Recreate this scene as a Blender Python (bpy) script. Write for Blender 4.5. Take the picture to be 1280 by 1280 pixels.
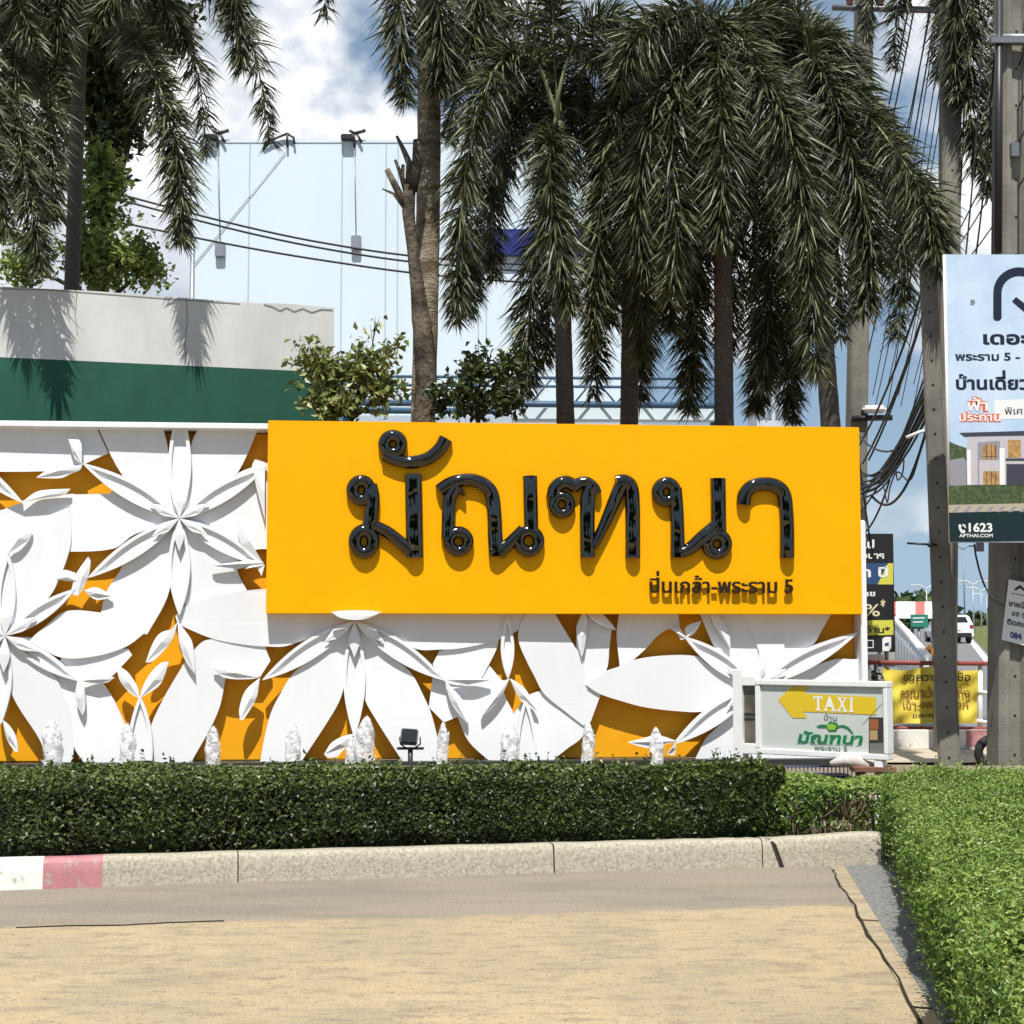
import bpy, bmesh, math, random
import numpy as np
from mathutils import Vector, Matrix, geometry
R = math.radians
scene = bpy.context.scene
for o in list(bpy.data.objects):
    bpy.data.objects.remove(o)
COL = scene.collection
rng = np.random.default_rng(7)
random.seed(7)

# ------------------------------------------------------------------ camera, sky, sun, exposure
F = 2000.0
HORIZON = 795.0
PITCH = math.atan((HORIZON - 640.0) / F)
CAM = Vector((0, 0, 1.6))
cam_d = bpy.data.cameras.new('camera')
cam_d.sensor_width = 32.0
cam_d.lens = 32.0 * F / 1280.0
cam_d.clip_end = 6000
cam_d.clip_start = 0.05
cam = bpy.data.objects.new('camera', cam_d)
COL.objects.link(cam)
cam.location = CAM
cam.rotation_euler = (R(90) + PITCH, 0, 0)
scene.camera = cam

SUN_EL = R(63)
WALL_A = R(5.0)                      # the wall's right end is farther away
SUN_AZ = R(180) + R(4)               # measured from +Y, clockwise
sun_dir = Vector((math.sin(SUN_AZ) * math.cos(SUN_EL), math.cos(SUN_AZ) * math.cos(SUN_EL), math.sin(SUN_EL)))
sd = bpy.data.lights.new('sun', 'SUN')
sd.energy = 4.7
sd.angle = R(0.5)
sd.color = (1.0, 0.965, 0.90)
sun = bpy.data.objects.new('sun', sd)
COL.objects.link(sun)
sun.location = (0, -20, 40)
sun.rotation_euler = (-sun_dir).to_track_quat('-Z', 'Y').to_euler()

world = bpy.data.worlds.new('World')
scene.world = world
world.use_nodes = True
nt = world.node_tree
bg = nt.nodes['Background']
sky = nt.nodes.new('ShaderNodeTexSky')
sky.sky_type = 'NISHITA'
sky.sun_disc = False
sky.sun_elevation = SUN_EL
sky.sun_rotation = SUN_AZ
sky.air_density = 1.0
sky.dust_density = 0.6
sky.ozone_density = 2.0
tc = nt.nodes.new('ShaderNodeTexCoord')
mp = nt.nodes.new('ShaderNodeMapping')
mp.inputs['Scale'].default_value = (1.0, 1.0, 1.35)
mp.inputs['Location'].default_value = (0.37, 0.1, 0.0)
nt.links.new(tc.outputs['Generated'], mp.inputs['Vector'])
def wnoise(scale, detail, rough, loc=(0, 0, 0)):
    n = nt.nodes.new('ShaderNodeTexNoise')
    n.inputs['Scale'].default_value = scale
    n.inputs['Detail'].default_value = detail
    n.inputs['Roughness'].default_value = rough
    m = nt.nodes.new('ShaderNodeVectorMath')
    m.operation = 'ADD'
    m.inputs[1].default_value = loc
    nt.links.new(mp.outputs['Vector'], m.inputs[0])
    nt.links.new(m.outputs[0], n.inputs['Vector'])
    return n
def wramp(src, stops):
    r = nt.nodes.new('ShaderNodeValToRGB')
    el = r.color_ramp.elements
    while len(el) < len(stops):
        el.new(0.5)
    for e, (p, c) in zip(el, stops):
        e.position = p
        e.color = (c[0], c[1], c[2], 1)
    nt.links.new(src, r.inputs['Fac'])
    return r
n_shape = wnoise(5.0, 12, 0.50, (12.7, 0.0, 17.36))
n_lump = wnoise(8.0, 10, 0.55, (2.3, 1.0, 0.2))
sep = nt.nodes.new('ShaderNodeSeparateXYZ')
nt.links.new(tc.outputs['Generated'], sep.inputs[0])
def wmath(op, a, b, clamp=False):
    m = nt.nodes.new('ShaderNodeMath')
    m.operation = op
    m.use_clamp = clamp
    for i, v in enumerate((a, b)):
        if isinstance(v, (int, float)): m.inputs[i].default_value = v
        else: nt.links.new(v, m.inputs[i])
    return m.outputs[0]
# more cloud higher up and to the north (ahead), a clearer sky low down and behind
lift = wmath('MULTIPLY', wmath('SUBTRACT', sep.outputs['Z'], 0.15), 0.55)
lift = wmath('MINIMUM', lift, 0.06)
lift = wmath('MAXIMUM', lift, -0.05)
ahead = wmath('MINIMUM', wmath('MULTIPLY', wmath('SUBTRACT', sep.outputs['Y'], 0.45), 0.25), 0.0)
covf = wmath('ADD', wmath('ADD', n_shape.outputs['Fac'], lift), ahead)
cov = wramp(covf, [(0.44, (0, 0, 0)), (0.505, (1, 1, 1))])
shade = wramp(n_lump.outputs['Fac'], [(0.36, (7.2, 8.0, 9.2)), (0.47, (10.2, 10.7, 11.4)), (0.55, (15.0, 15.0, 15.0))])
# blue grey haze low over the horizon
hz = nt.nodes.new('ShaderNodeMix')
hz.data_type = 'RGBA'
hzf = wmath('SUBTRACT', 1.0, wmath('MULTIPLY', wmath('MAXIMUM', sep.outputs['Z'], 0.0), 3.6), True)
hzf = wmath('MAXIMUM', wmath('MULTIPLY', hzf, 0.92), 0.45)
nt.links.new(hzf, hz.inputs['Factor'])
nt.links.new(sky.outputs['Color'], hz.inputs['A'])
hz.inputs['B'].default_value = (4.6, 6.6, 9.0, 1)
mixc = nt.nodes.new('ShaderNodeMix')
mixc.data_type = 'RGBA'
nt.links.new(cov.outputs['Color'], mixc.inputs['Factor'])
nt.links.new(hz.outputs['Result'], mixc.inputs['A'])
nt.links.new(shade.outputs['Color'], mixc.inputs['B'])
nt.links.new(mixc.outputs['Result'], bg.inputs['Color'])
bg.inputs['Strength'].default_value = 0.062

scene.view_settings.view_transform = 'Standard'
scene.view_settings.look = 'None'
scene.view_settings.exposure = 0.42
scene.view_settings.gamma = 1.0
scene.view_settings.use_curve_mapping = False
scene.render.engine = 'CYCLES'
scene.cycles.max_bounces = 8
scene.cycles.transparent_max_bounces = 12

# ------------------------------------------------------------------ projection helpers (photo pixel -> point in the place)
cP, sP = math.cos(PITCH), math.sin(PITCH)
def ray(px, py):
    cx = (px - 640.0) / F
    cz = -(py - 640.0) / F
    return Vector((cx, cP - sP * cz, sP + cP * cz))
def at(px, py, Y):
    d = ray(px, py)
    return CAM + d * (Y / d.y)
def ground(px, py, z=0.0):
    d = ray(px, py)
    return CAM + d * ((z - CAM.z) / d.z)
W0 = Vector((0, 18.9, 0))
WU = Vector((math.cos(WALL_A), math.sin(WALL_A), 0))
WN = Vector((math.sin(WALL_A), -math.cos(WALL_A), 0))
def wl(px, py, off=0.0):
    """photo pixel -> (s, z) on the wall plane that stands `off` metres proud of the yellow panel"""
    d = ray(px, py)
    p0 = W0 + WN * off
    t = (p0 - CAM).dot(WN) / d.dot(WN)
    p = CAM + d * t
    return ((p - W0).dot(WU), p.z)

# ------------------------------------------------------------------ materials
MATS = {}
def mat(name, base=(0.5, 0.5, 0.5), rough=0.6, spec=0.5, metal=0.0, var=0.0, vscale=6.0, bump=0.0, bscale=40.0, bdist=0.02, bdet=5,
        base2=None, mixscale=3.0, lo=0.42, hi=0.62, coat=0.0, stretch=(1, 1, 1), emit=None):
    m = bpy.data.materials.new(name)
    m.use_nodes = True
    t = m.node_tree
    b = t.nodes['Principled BSDF']
    b.inputs['Base Color'].default_value = (*base, 1)
    b.inputs['Roughness'].default_value = rough
    b.inputs['Specular IOR Level'].default_value = spec
    b.inputs['Metallic'].default_value = metal
    b.inputs['Coat Weight'].default_value = coat
    co = t.nodes.new('ShaderNodeTexCoord')
    mpn = t.nodes.new('ShaderNodeMapping')
    mpn.inputs['Scale'].default_value = stretch
    t.links.new(co.outputs['Object'], mpn.inputs['Vector'])
    src = None
    def noise(scale, det=6, ro=0.6):
        n = t.nodes.new('ShaderNodeTexNoise')
        n.inputs['Scale'].default_value = scale
        n.inputs['Detail'].default_value = det
        n.inputs['Roughness'].default_value = ro
        t.links.new(mpn.outputs['Vector'], n.inputs['Vector'])
        return n
    if base2 is not None:
        n = noise(mixscale)
        r = t.nodes.new('ShaderNodeValToRGB')
        r.color_ramp.elements[0].position = lo
        r.color_ramp.elements[0].color = (*base, 1)
        r.color_ramp.elements[1].position = hi
        r.color_ramp.elements[1].color = (*base2, 1)
        t.links.new(n.outputs['Fac'], r.inputs['Fac'])
        src = r.outputs['Color']
    if var > 0:
        n = noise(vscale, 8, 0.65)
        mr = t.nodes.new('ShaderNodeMapRange')
        mr.inputs['From Min'].default_value = 0.25
        mr.inputs['From Max'].default_value = 0.75
        mr.inputs['To Min'].default_value = 1 - var
        mr.inputs['To Max'].default_value = 1 + var
        t.links.new(n.outputs['Fac'], mr.inputs['Value'])
        mx = t.nodes.new('ShaderNodeVectorMath')
        mx.operation = 'SCALE'
        if src is None:
            mx.inputs[0].default_value = base
        else:
            t.links.new(src, mx.inputs[0])
        t.links.new(mr.outputs['Result'], mx.inputs['Scale'])
        src = mx.outputs[0]
    if src is not None:
        t.links.new(src, b.inputs['Base Color'])
    if bump > 0:
        n = noise(bscale, bdet, 0.6)
        bp = t.nodes.new('ShaderNodeBump')
        bp.inputs['Strength'].default_value = bump
        bp.inputs['Distance'].default_value = bdist
        t.links.new(n.outputs['Fac'], bp.inputs['Height'])
        t.links.new(bp.outputs['Normal'], b.inputs['Normal'])
    if emit:
        b.inputs['Emission Color'].default_value = (*emit, 1)
        b.inputs['Emission Strength'].default_value = 1
    MATS[name] = m
    return m
def leaf_mat(name, c0, c1, c2, rough=0.45, trans=0.25, spec=0.5):
    m = bpy.data.materials.new(name)
    m.use_nodes = True
    t = m.node_tree
    b = t.nodes['Principled BSDF']
    a = t.nodes.new('ShaderNodeAttribute')
    a.attribute_name = 'rnd'
    r = t.nodes.new('ShaderNodeValToRGB')
    e = r.color_ramp.elements
    e.new(0.5)
    for k, (p, c) in enumerate(((0.0, c0), (0.55, c1), (1.0, c2))):
        e[k].position = p
        e[k].color = (*c, 1)
    t.links.new(a.outputs['Fac'], r.inputs['Fac'])
    t.links.new(r.outputs['Color'], b.inputs['Base Color'])
    b.inputs['Roughness'].default_value = rough
    b.inputs['Specular IOR Level'].default_value = spec
    tr = t.nodes.new('ShaderNodeBsdfTranslucent')
    t.links.new(r.outputs['Color'], tr.inputs['Color'])
    mx = t.nodes.new('ShaderNodeMixShader')
    mx.inputs['Fac'].default_value = trans
    t.links.new(b.outputs[0], mx.inputs[1])
    t.links.new(tr.outputs[0], mx.inputs[2])
    t.links.new(mx.outputs[0], t.nodes['Material Output'].inputs['Surface'])
    MATS[name] = m
    return m

M_white = mat('white_paint', (0.80, 0.81, 0.825), 0.5, 0.35, var=0.06, vscale=2.2, bump=0.08, bscale=25, base2=(0.74, 0.755, 0.77), mixscale=1.1, lo=.45, hi=.75, stretch=(1.6, 1, .5))
M_coping = mat('coping_paint', (0.78, 0.78, 0.77), 0.5, 0.4, var=0.07, vscale=3)
M_yellow = mat('yellow_panel', (0.88, 0.40, 0.0), 0.45, 0.15, var=0.05, vscale=1.2, bump=0.04, bscale=3)
M_yback = mat('yellow_back_panel', (0.82, 0.36, 0.004), 0.5, 0.35, var=0.05, vscale=1.5)
M_black = mat('black_chrome', (0.115, 0.104, 0.090), 0.07, 0.5, metal=1.0, bump=0.6, bscale=4.5, bdist=0.05, bdet=0.6)
M_textdk = mat('raised_lettering_dark', (0.020, 0.013, 0.006), 0.3, 0.5)
M_seam = mat('seam_dark', (0.76, 0.34, 0.0), 0.6)
M_plaster = mat('grey_plaster', (0.62, 0.62, 0.60), 0.8, 0.2, var=0.12, vscale=1.3, bump=0.12, bscale=12, base2=(0.53, 0.53, 0.51), mixscale=0.8, stretch=(1, 1, .45))
M_green = mat('green_paint', (0.014, 0.085, 0.055), 0.6, 0.3, var=0.22, vscale=2.2, stretch=(1, 1, .5))
M_fresh = leaf_mat('fresh_leaf', (0.06, 0.11, 0.02), (0.20, 0.28, 0.055), (0.48, 0.52, 0.16), 0.42, 0.3, 0.4)
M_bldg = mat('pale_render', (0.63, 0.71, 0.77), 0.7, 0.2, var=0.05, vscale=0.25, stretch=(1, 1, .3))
M_metal = mat('grey_metal', (0.30, 0.32, 0.34), 0.45, 0.5, 0.6)
M_dark = mat('dark_metal', (0.018, 0.018, 0.020), 0.45, 0.5)
M_cable = mat('black_cable', (0.015, 0.015, 0.016), 0.5, 0.4)
M_blue = mat('blue_sign', (0.012, 0.02, 0.16), 0.5, 0.4)
M_bluest = mat('blue_steel', (0.06, 0.12, 0.20), 0.5, 0.4)
M_conc = mat('pole_concrete', (0.23, 0.215, 0.185), 0.85, 0.2, var=0.22, vscale=2.5, bump=0.35, bscale=30, base2=(0.15, 0.14, 0.125), mixscale=0.9)
M_bark = mat('palm_bark', (0.105, 0.098, 0.088), 0.9, 0.15, var=0.35, vscale=7, bump=0.6, bscale=22, stretch=(1, 1, 3))
M_barkl = mat('pale_palm_bark', (0.33, 0.285, 0.215), 0.9, 0.15, var=0.35, vscale=5, bump=1.0, bscale=12, bdist=.04, base2=(0.13, 0.10, 0.065), mixscale=2.2, stretch=(1, 1, 2.5))
M_shaft = mat('green_crownshaft', (0.10, 0.12, 0.05), 0.5, 0.4, var=0.2, vscale=4)
M_rachis = mat('frond_stalk', (0.27, 0.28, 0.14), 0.5, 0.4)
M_wood = mat('cut_wood', (0.15, 0.125, 0.095), 0.9, 0.15, var=0.45, vscale=7, bump=1.0, bscale=14, bdist=.05, base2=(0.055, 0.047, 0.036), mixscale=3.0)
M_twig = mat('hedge_twig', (0.17, 0.135, 0.085), 0.9, 0.1)
M_core = mat('hedge_wood', (0.030, 0.023, 0.014), 0.95, 0.0, var=.5, vscale=30)
M_palm = leaf_mat('foxtail_leaf', (0.015, 0.020, 0.008), (0.055, 0.066, 0.026), (0.24, 0.245, 0.125), 0.46, 0.16, 0.45)
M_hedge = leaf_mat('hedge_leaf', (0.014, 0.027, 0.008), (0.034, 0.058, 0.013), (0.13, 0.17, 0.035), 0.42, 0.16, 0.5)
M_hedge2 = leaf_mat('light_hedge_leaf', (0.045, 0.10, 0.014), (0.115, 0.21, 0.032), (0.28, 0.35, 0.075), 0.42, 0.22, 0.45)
M_shrub = leaf_mat('shrub_leaf', (0.06, 0.09, 0.02), (0.18, 0.21, 0.055), (0.42, 0.42, 0.16), 0.42, 0.2, 0.5)
M_broad = leaf_mat('broad_leaf', (0.016, 0.028, 0.010), (0.035, 0.055, 0.016), (0.16, 0.20, 0.05), 0.4, 0.2, 0.5)
M_far = leaf_mat('far_leaf', (0.02, 0.04, 0.012), (0.05, 0.085, 0.025), (0.12, 0.15, 0.05), 0.6, 0.2, 0.3)

# ------------------------------------------------------------------ object helpers
def tag(o, label=None, cat=None, group=None, kind=None):
    if label: o['label'] = label
    if cat: o['category'] = cat
    if group: o['group'] = group
    if kind: o['kind'] = kind
    return o
def empty(name, loc=(0, 0, 0), rot=(0, 0, 0)):
    o = bpy.data.objects.new(name, None)
    COL.objects.link(o)
    o.location = loc
    o.rotation_euler = rot
    o.empty_display_size = 0.1
    return o
class MB:
    def __init__(s):
        s.v = []; s.f = []; s.mi = []; s.sm = []
    def add(s, verts, faces, mi=0, smooth=False):
        n = len(s.v)
        s.v.extend([tuple(p) for p in verts])
        for f in faces:
            s.f.append(tuple(i + n for i in f)); s.mi.append(mi); s.sm.append(smooth)
        return s
    def box(s, lo, hi, mi=0, M=None):
        x0, y0, z0 = lo; x1, y1, z1 = hi
        vs = [(x0,y0,z0),(x1,y0,z0),(x1,y1,z0),(x0,y1,z0),(x0,y0,z1),(x1,y0,z1),(x1,y1,z1),(x0,y1,z1)]
        if M is not None: vs = [M @ Vector(p) for p in vs]
        return s.add(vs, [(0,3,2,1),(4,5,6,7),(0,1,5,4),(1,2,6,5),(2,3,7,6),(3,0,4,7)], mi)
    def bbox(s, lo, hi, b=0.01, mi=0, M=None):
        """bevelled box"""
        bm = bmesh.new()
        bmesh.ops.create_cube(bm, size=1)
        for v in bm.verts:
            v.co = Vector([(lo[i] + hi[i]) / 2 + v.co[i] * (hi[i] - lo[i]) for i in range(3)])
        bmesh.ops.bevel(bm, geom=bm.edges[:], offset=b, segments=2, affect='EDGES')
        bm.verts.index_update()
        vs = [v.co.copy() for v in bm.verts]
        if M is not None: vs = [M @ p for p in vs]
        s.add(vs, [[v.index for v in f.verts] for f in bm.faces], mi)
        bm.free()
        return s
    def tube(s, pts, rad, n=8, mi=0, cap=True, smooth=True, jitter=0.0):
        pts = [Vector(p) for p in pts]
        rads = rad if isinstance(rad, (list, tuple)) else [rad] * len(pts)
        up = Vector((0.13, 0.21, 0.97))
        vs = []; fs = []
        for i, p in enumerate(pts):
            T = (pts[min(i + 1, len(pts) - 1)] - pts[max(i - 1, 0)]).normalized()
            a = T.cross(up)
            if a.length < 0.05: a = T.cross(Vector((1, 0, 0)))
            a.normalize()
            b = T.cross(a).normalized()
            for k in range(n):
                an = 2 * math.pi * k / n
                r = rads[i] * (1 + jitter * random.uniform(-1, 1))
                vs.append(p + a * (math.cos(an) * r) + b * (math.sin(an) * r))
        for i in range(len(pts) - 1):
            for k in range(n):
                k2 = (k + 1) % n
                fs.append((i*n + k, i*n + k2, (i+1)*n + k2, (i+1)*n + k))
        if cap:
            fs.append(tuple(range(n - 1, -1, -1)))
            fs.append(tuple((len(pts) - 1) * n + k for k in range(n)))
        return s.add(vs, fs, mi, smooth)
    def lathe(s, prof, n=16, mi=0, o=(0, 0, 0), smooth=True):
        """prof: (r, z) list about z"""
        vs = []; fs = []
        for r, z in prof:
            for k in range(n):
                an = 2 * math.pi * k / n
                vs.append((o[0] + r * math.cos(an), o[1] + r * math.sin(an), o[2] + z))
        for i in range(len(prof) - 1):
            for k in range(n):
                k2 = (k + 1) % n
                fs.append((i*n + k, i*n + k2, (i+1)*n + k2, (i+1)*n + k))
        fs.append(tuple(range(n - 1, -1, -1)))
        fs.append(tuple((len(prof) - 1) * n + k for k in range(n)))
        return s.add(vs, fs, mi, smooth)
    def build(s, name, mats, parent=None, loc=None, rot=None):
        me = bpy.data.meshes.new(name)
        me.from_pydata(s.v, [], s.f)
        if not isinstance(mats, (list, tuple)): mats = [mats]
        for m in mats: me.materials.append(m)
        me.polygons.foreach_set('material_index', s.mi)
        me.polygons.foreach_set('use_smooth', s.sm)
        me.update()
        o = bpy.data.objects.new(name, me)
        COL.objects.link(o)
        if parent is not None: o.parent = parent
        if loc is not None: o.location = loc
        if rot is not None: o.rotation_euler = rot
        return o
def struct(name, mb, m):
    return tag(mb.build(name, m), kind='structure')

def np_mesh(name, V, quads, tris, mats, parent=None, rnd=None, qmi=0, tmi=0, extra=None):
    """fast mesh from numpy; extra = MB appended with material index as given there"""
    V = np.asarray(V, dtype=np.float32).reshape(-1, 3)
    quads = np.asarray(quads, dtype=np.int32).reshape(-1, 4)
    tris = np.asarray(tris, dtype=np.int32).reshape(-1, 3)
    nv = len(V)
    loops = [quads.ravel(), tris.ravel()]
    tot = np.concatenate([np.full(len(quads), 4, np.int32), np.full(len(tris), 3, np.int32)])
    mi = np.concatenate([np.full(len(quads), qmi, np.int32), np.full(len(tris), tmi, np.int32)])
    sm = np.zeros(len(tot), dtype=bool)
    R_ = np.full(nv, 0.5, np.float32) if rnd is None else np.asarray(rnd, np.float32)
    if extra is not None and extra.v:
        V = np.concatenate([V, np.asarray(extra.v, np.float32)])
        for f in extra.f: loops.append(np.asarray(f, np.int32) + nv)
        tot = np.concatenate([tot, np.asarray([len(f) for f in extra.f], np.int32)])
        mi = np.concatenate([mi, np.asarray(extra.mi, np.int32)])
        sm = np.concatenate([sm, np.asarray(extra.sm, bool)])
        R_ = np.concatenate([R_, np.full(len(extra.v), 0.5, np.float32)])
    L = np.concatenate(loops)
    me = bpy.data.meshes.new(name)
    me.vertices.add(len(V)); me.vertices.foreach_set('co', V.ravel())
    me.loops.add(len(L)); me.loops.foreach_set('vertex_index', L)
    me.polygons.add(len(tot))
    st = np.concatenate([[0], np.cumsum(tot)[:-1]]).astype(np.int32)
    me.polygons.foreach_set('loop_start', st)
    me.polygons.foreach_set('material_index', mi)
    me.polygons.foreach_set('use_smooth', sm)
    at_ = me.attributes.new('rnd', 'FLOAT', 'POINT')
    at_.data.foreach_set('value', R_)
    for m in mats: me.materials.append(m)
    me.update(calc_edges=True)
    me.validate()
    o = bpy.data.objects.new(name, me)
    COL.objects.link(o)
    if parent is not None: o.parent = parent
    return o

def catmull(P, n):
    """P: list of Vectors -> n samples along it"""
    P = [Vector(p) for p in P]
    P = [P[0] * 2 - P[1]] + P + [P[-1] * 2 - P[-2]]
    out = []
    m = len(P) - 3
    for i in range(n):
        t = i / (n - 1) * m
        k = min(int(t), m - 1)
        u = t - k
        a, b, c, d = P[k:k+4]
        out.append(0.5 * ((2*b) + (c - a)*u + (2*a - 5*b + 4*c - d)*u*u + (3*b - a - 3*c + d)*u**3))
    return out

def smooth_poly(pts, corner=40.0, seg=5):
    """round a closed outline where it bends gently, keep its sharp corners"""
    n = len(pts)
    P = [Vector((p[0], p[1])) for p in pts]
    tan = []
    for i in range(n):
        a = P[i] - P[i-1]; b = P[(i+1) % n] - P[i]
        if a.length < 1e-6 or b.length < 1e-6: tan.append(None); continue
        ang = abs(math.degrees(a.angle_signed(b)))
        tan.append(None if ang > corner else (P[(i+1) % n] - P[i-1]).normalized())
    out = []
    for i in range(n):
        p, q = P[i], P[(i+1) % n]
        d = (q - p); L = d.length
        t0 = tan[i]; t1 = tan[(i+1) % n]
        if t0 is None and t1 is None:
            out.append((p.x, p.y)); continue
        m0 = (t0 if t0 is not None else d.normalized()) * L
        m1 = (t1 if t1 is not None else d.normalized()) * L
        for k in range(seg):
            u = k / seg
            h = (2*u**3 - 3*u**2 + 1)*p + (u**3 - 2*u**2 + u)*m0 + (-2*u**3 + 3*u**2)*q + (u**3 - u**2)*m1
            out.append((h.x, h.y))
    return out
def plate_mb(poly, off, th, mb=None, mi=0):
    """poly in (x, z); front face at y=-off, thickness th behind it"""
    mb = mb or MB()
    area = sum(poly[i-1][0]*poly[i][1] - poly[i][0]*poly[i-1][1] for i in range(len(poly)))
    if area < 0: poly = poly[::-1]
    n = len(poly)
    tris = geometry.tessellate_polygon([[Vector((p[0], p[1], 0)) for p in poly]])
    fr = [(p[0], -off, p[1]) for p in poly]
    bk = [(p[0], -off + th, p[1]) for p in poly]
    fs = []
    for t in tris:
        a, b, c = [Vector(poly[i]) for i in t]
        cr = (b - a).cross(c - a) if hasattr((b - a), 'cross') else 0
        cr = (b.x-a.x)*(c.y-a.y) - (b.y-a.y)*(c.x-a.x)
        t = tuple(t) if cr > 0 else tuple(t[::-1])
        fs.append(t)
        if th > 0: fs.append(tuple(i + n for i in t[::-1]))
    if th > 0:
        for i in range(n):
            j = (i + 1) % n
            fs.append((i, i + n, j + n, j))
        mb.add(fr + bk, fs, mi)
    else:
        mb.add(fr, fs, mi)
    return mb

# ------------------------------------------------------------------ lettering (Blender's own font, glyph by glyph so that Thai marks stack)
_gl = {}
def _tmesh(s, off=0.0):
    cu = bpy.data.curves.new('t', 'FONT')
    cu.body = s; cu.size = 1.0; cu.resolution_u = 3; cu.offset = off
    o = bpy.data.objects.new('t', cu)
    COL.objects.link(o)
    dg = bpy.context.evaluated_depsgraph_get()
    me = bpy.data.meshes.new_from_object(o.evaluated_get(dg))
    V = [v.co.copy() for v in me.vertices]
    Fs = [tuple(p.vertices) for p in me.polygons]
    bpy.data.objects.remove(o); bpy.data.curves.remove(cu); bpy.data.meshes.remove(me)
    return V, Fs
_bar = max(v.x for v in _tmesh('|')[0])
UP = set('ิีึืัํ็')
TONE = set('่้๊๋์')
def glyph(c, off):
    k = (c, off)
    if k not in _gl:
        V, Fs = ([], []) if c == ' ' else _tmesh(c, off)
        adv = max(v.x for v in _tmesh(c + '|')[0]) - _bar
        _gl[k] = (V, Fs, adv)
    return _gl[k]
def layout(s, off=0.0, track=0.0):
    """list of (verts2d, faces) per glyph, plus total width"""
    out = []; x = 0.0; prev = ''
    for c in s:
        V, Fs, adv = glyph(c, off)
        comb = c in UP or c in TONE or c in 'ุู'
        dy = 0.24 if (c in TONE and prev in UP) else (0.03 if c in TONE else 0)
        if V: out.append(([(v.x + x, v.y + dy) for v in V], Fs, c))
        if not comb: x += adv + track
        else: x += adv
        prev = c
    return out, x
def text_part(name, s, parent, m, x0, x1, zb, h=None, off=0.0, bold=0.0, th=0.0, shear=0.0, xf=None, cap=0.56, each=False, label=None):
    """lay s between x0 and x1 with its baseline at zb; h = height of a plain letter; xf maps (x, z) to the sign's plane"""
    gl, w = layout(s, bold)
    xs = [p[0] for g in gl for p in g[0]]
    lo, hi = min(xs), max(xs)
    sx = (x1 - x0) / (hi - lo)
    sy = sx if h is None else h / cap
    res = []
    mb = MB()
    for gi, (V, Fs, c) in enumerate(gl):
        d = off + 0.0004 * (gi % 3)
        P = []
        for (x, y) in V:
            X = x0 + (x - lo) * sx + shear * y * sy
            Z = zb + y * sy
            if xf: X, Z = xf(X, Z)
            P.append((X, Z))
        n = len(P)
        fr = [(p[0], -d - th, p[1]) for p in P]
        faces = []
        for f in Fs:
            ar = sum(P[f[i-1]][0]*P[f[i]][1] - P[f[i]][0]*P[f[i-1]][1] for i in range(len(f)))
            faces.append(f if ar > 0 else f[::-1])
        if th > 0:
            bk = [(p[0], -d, p[1]) for p in P]
            cnt = {}
            for f in faces:
                for i in range(len(f)):
                    e = (f[i], f[(i+1) % len(f)])
                    cnt[e] = cnt.get(e, 0) + 1
            side = [(a, a + n, b + n, b) for (a, b) in cnt if (b, a) not in cnt]
            mb.add(fr + bk, faces + side)
        else:
            mb.add(fr, faces)
        if each:
            res.append(mb.build(name, m, parent)); mb = MB()
    if not each:
        res.append(mb.build(name, m, parent))
    return res
# ------------------------------------------------------------------ ground, road, kerb
g = MB()
g.add([(-900, -60, -0.03), (900, -60, -0.03), (900, 1500, -0.03), (-900, 1500, -0.03)], [(0, 1, 2, 3)])
M_soil = mat('bare_ground', (0.21, 0.175, 0.125), 0.95, 0.1, var=0.25, vscale=0.6, bump=0.3, bscale=8)
struct('ground', g, M_soil)

def slab_material(name, c1, c2, dirt, sc):
    m = mat(name, c1, 0.85, 0.25, var=0.13, vscale=0.55, bump=0.12, bscale=55, base2=c2, mixscale=sc, lo=0.40, hi=0.60, stretch=(0.55, 1.5, 1))
    t = m.node_tree
    b = t.nodes['Principled BSDF']
    src = b.inputs['Base Color'].links[0].from_socket
    co = t.nodes.new('ShaderNodeTexCoord')
    mpn = t.nodes.new('ShaderNodeMapping'); mpn.inputs['Scale'].default_value = (1.2, 7.0, 1)
    t.links.new(co.outputs['Object'], mpn.inputs['Vector'])
    n = t.nodes.new('ShaderNodeTexNoise'); n.inputs['Scale'].default_value = 1.3; n.inputs['Detail'].default_value = 10; n.inputs['Roughness'].default_value = 0.72
    t.links.new(mpn.outputs['Vector'], n.inputs['Vector'])
    r = t.nodes.new('ShaderNodeValToRGB')
    r.color_ramp.elements[0].position = 0.46; r.color_ramp.elements[0].color = (0, 0, 0, 1)
    r.color_ramp.elements[1].position = 0.68; r.color_ramp.elements[1].color = (0.75, 0.75, 0.75, 1)
    t.links.new(n.outputs['Fac'], r.inputs['Fac'])
    mx = t.nodes.new('ShaderNodeMix'); mx.data_type = 'RGBA'
    t.links.new(r.outputs['Color'], mx.inputs['Factor'])
    t.links.new(src, mx.inputs['A'])
    mx.inputs['B'].default_value = (*dirt, 1)
    # coarse speckle of grit
    n2 = t.nodes.new('ShaderNodeTexNoise'); n2.inputs['Scale'].default_value = 85; n2.inputs['Detail'].default_value = 4
    t.links.new(co.outputs['Object'], n2.inputs['Vector'])
    mr = t.nodes.new('ShaderNodeMapRange'); mr.inputs['From Min'].default_value = 0.3; mr.inputs['From Max'].default_value = 0.7
    mr.inputs['To Min'].default_value = 0.82; mr.inputs['To Max'].default_value = 1.18
    t.links.new(n2.outputs['Fac'], mr.inputs['Value'])
    ml = t.nodes.new('ShaderNodeVectorMath'); ml.operation = 'SCALE'
    t.links.new(mx.outputs['Result'], ml.inputs[0]); t.links.new(mr.outputs['Result'], ml.inputs['Scale'])
    t.links.new(ml.outputs[0], b.inputs['Base Color'])
    return m
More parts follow.
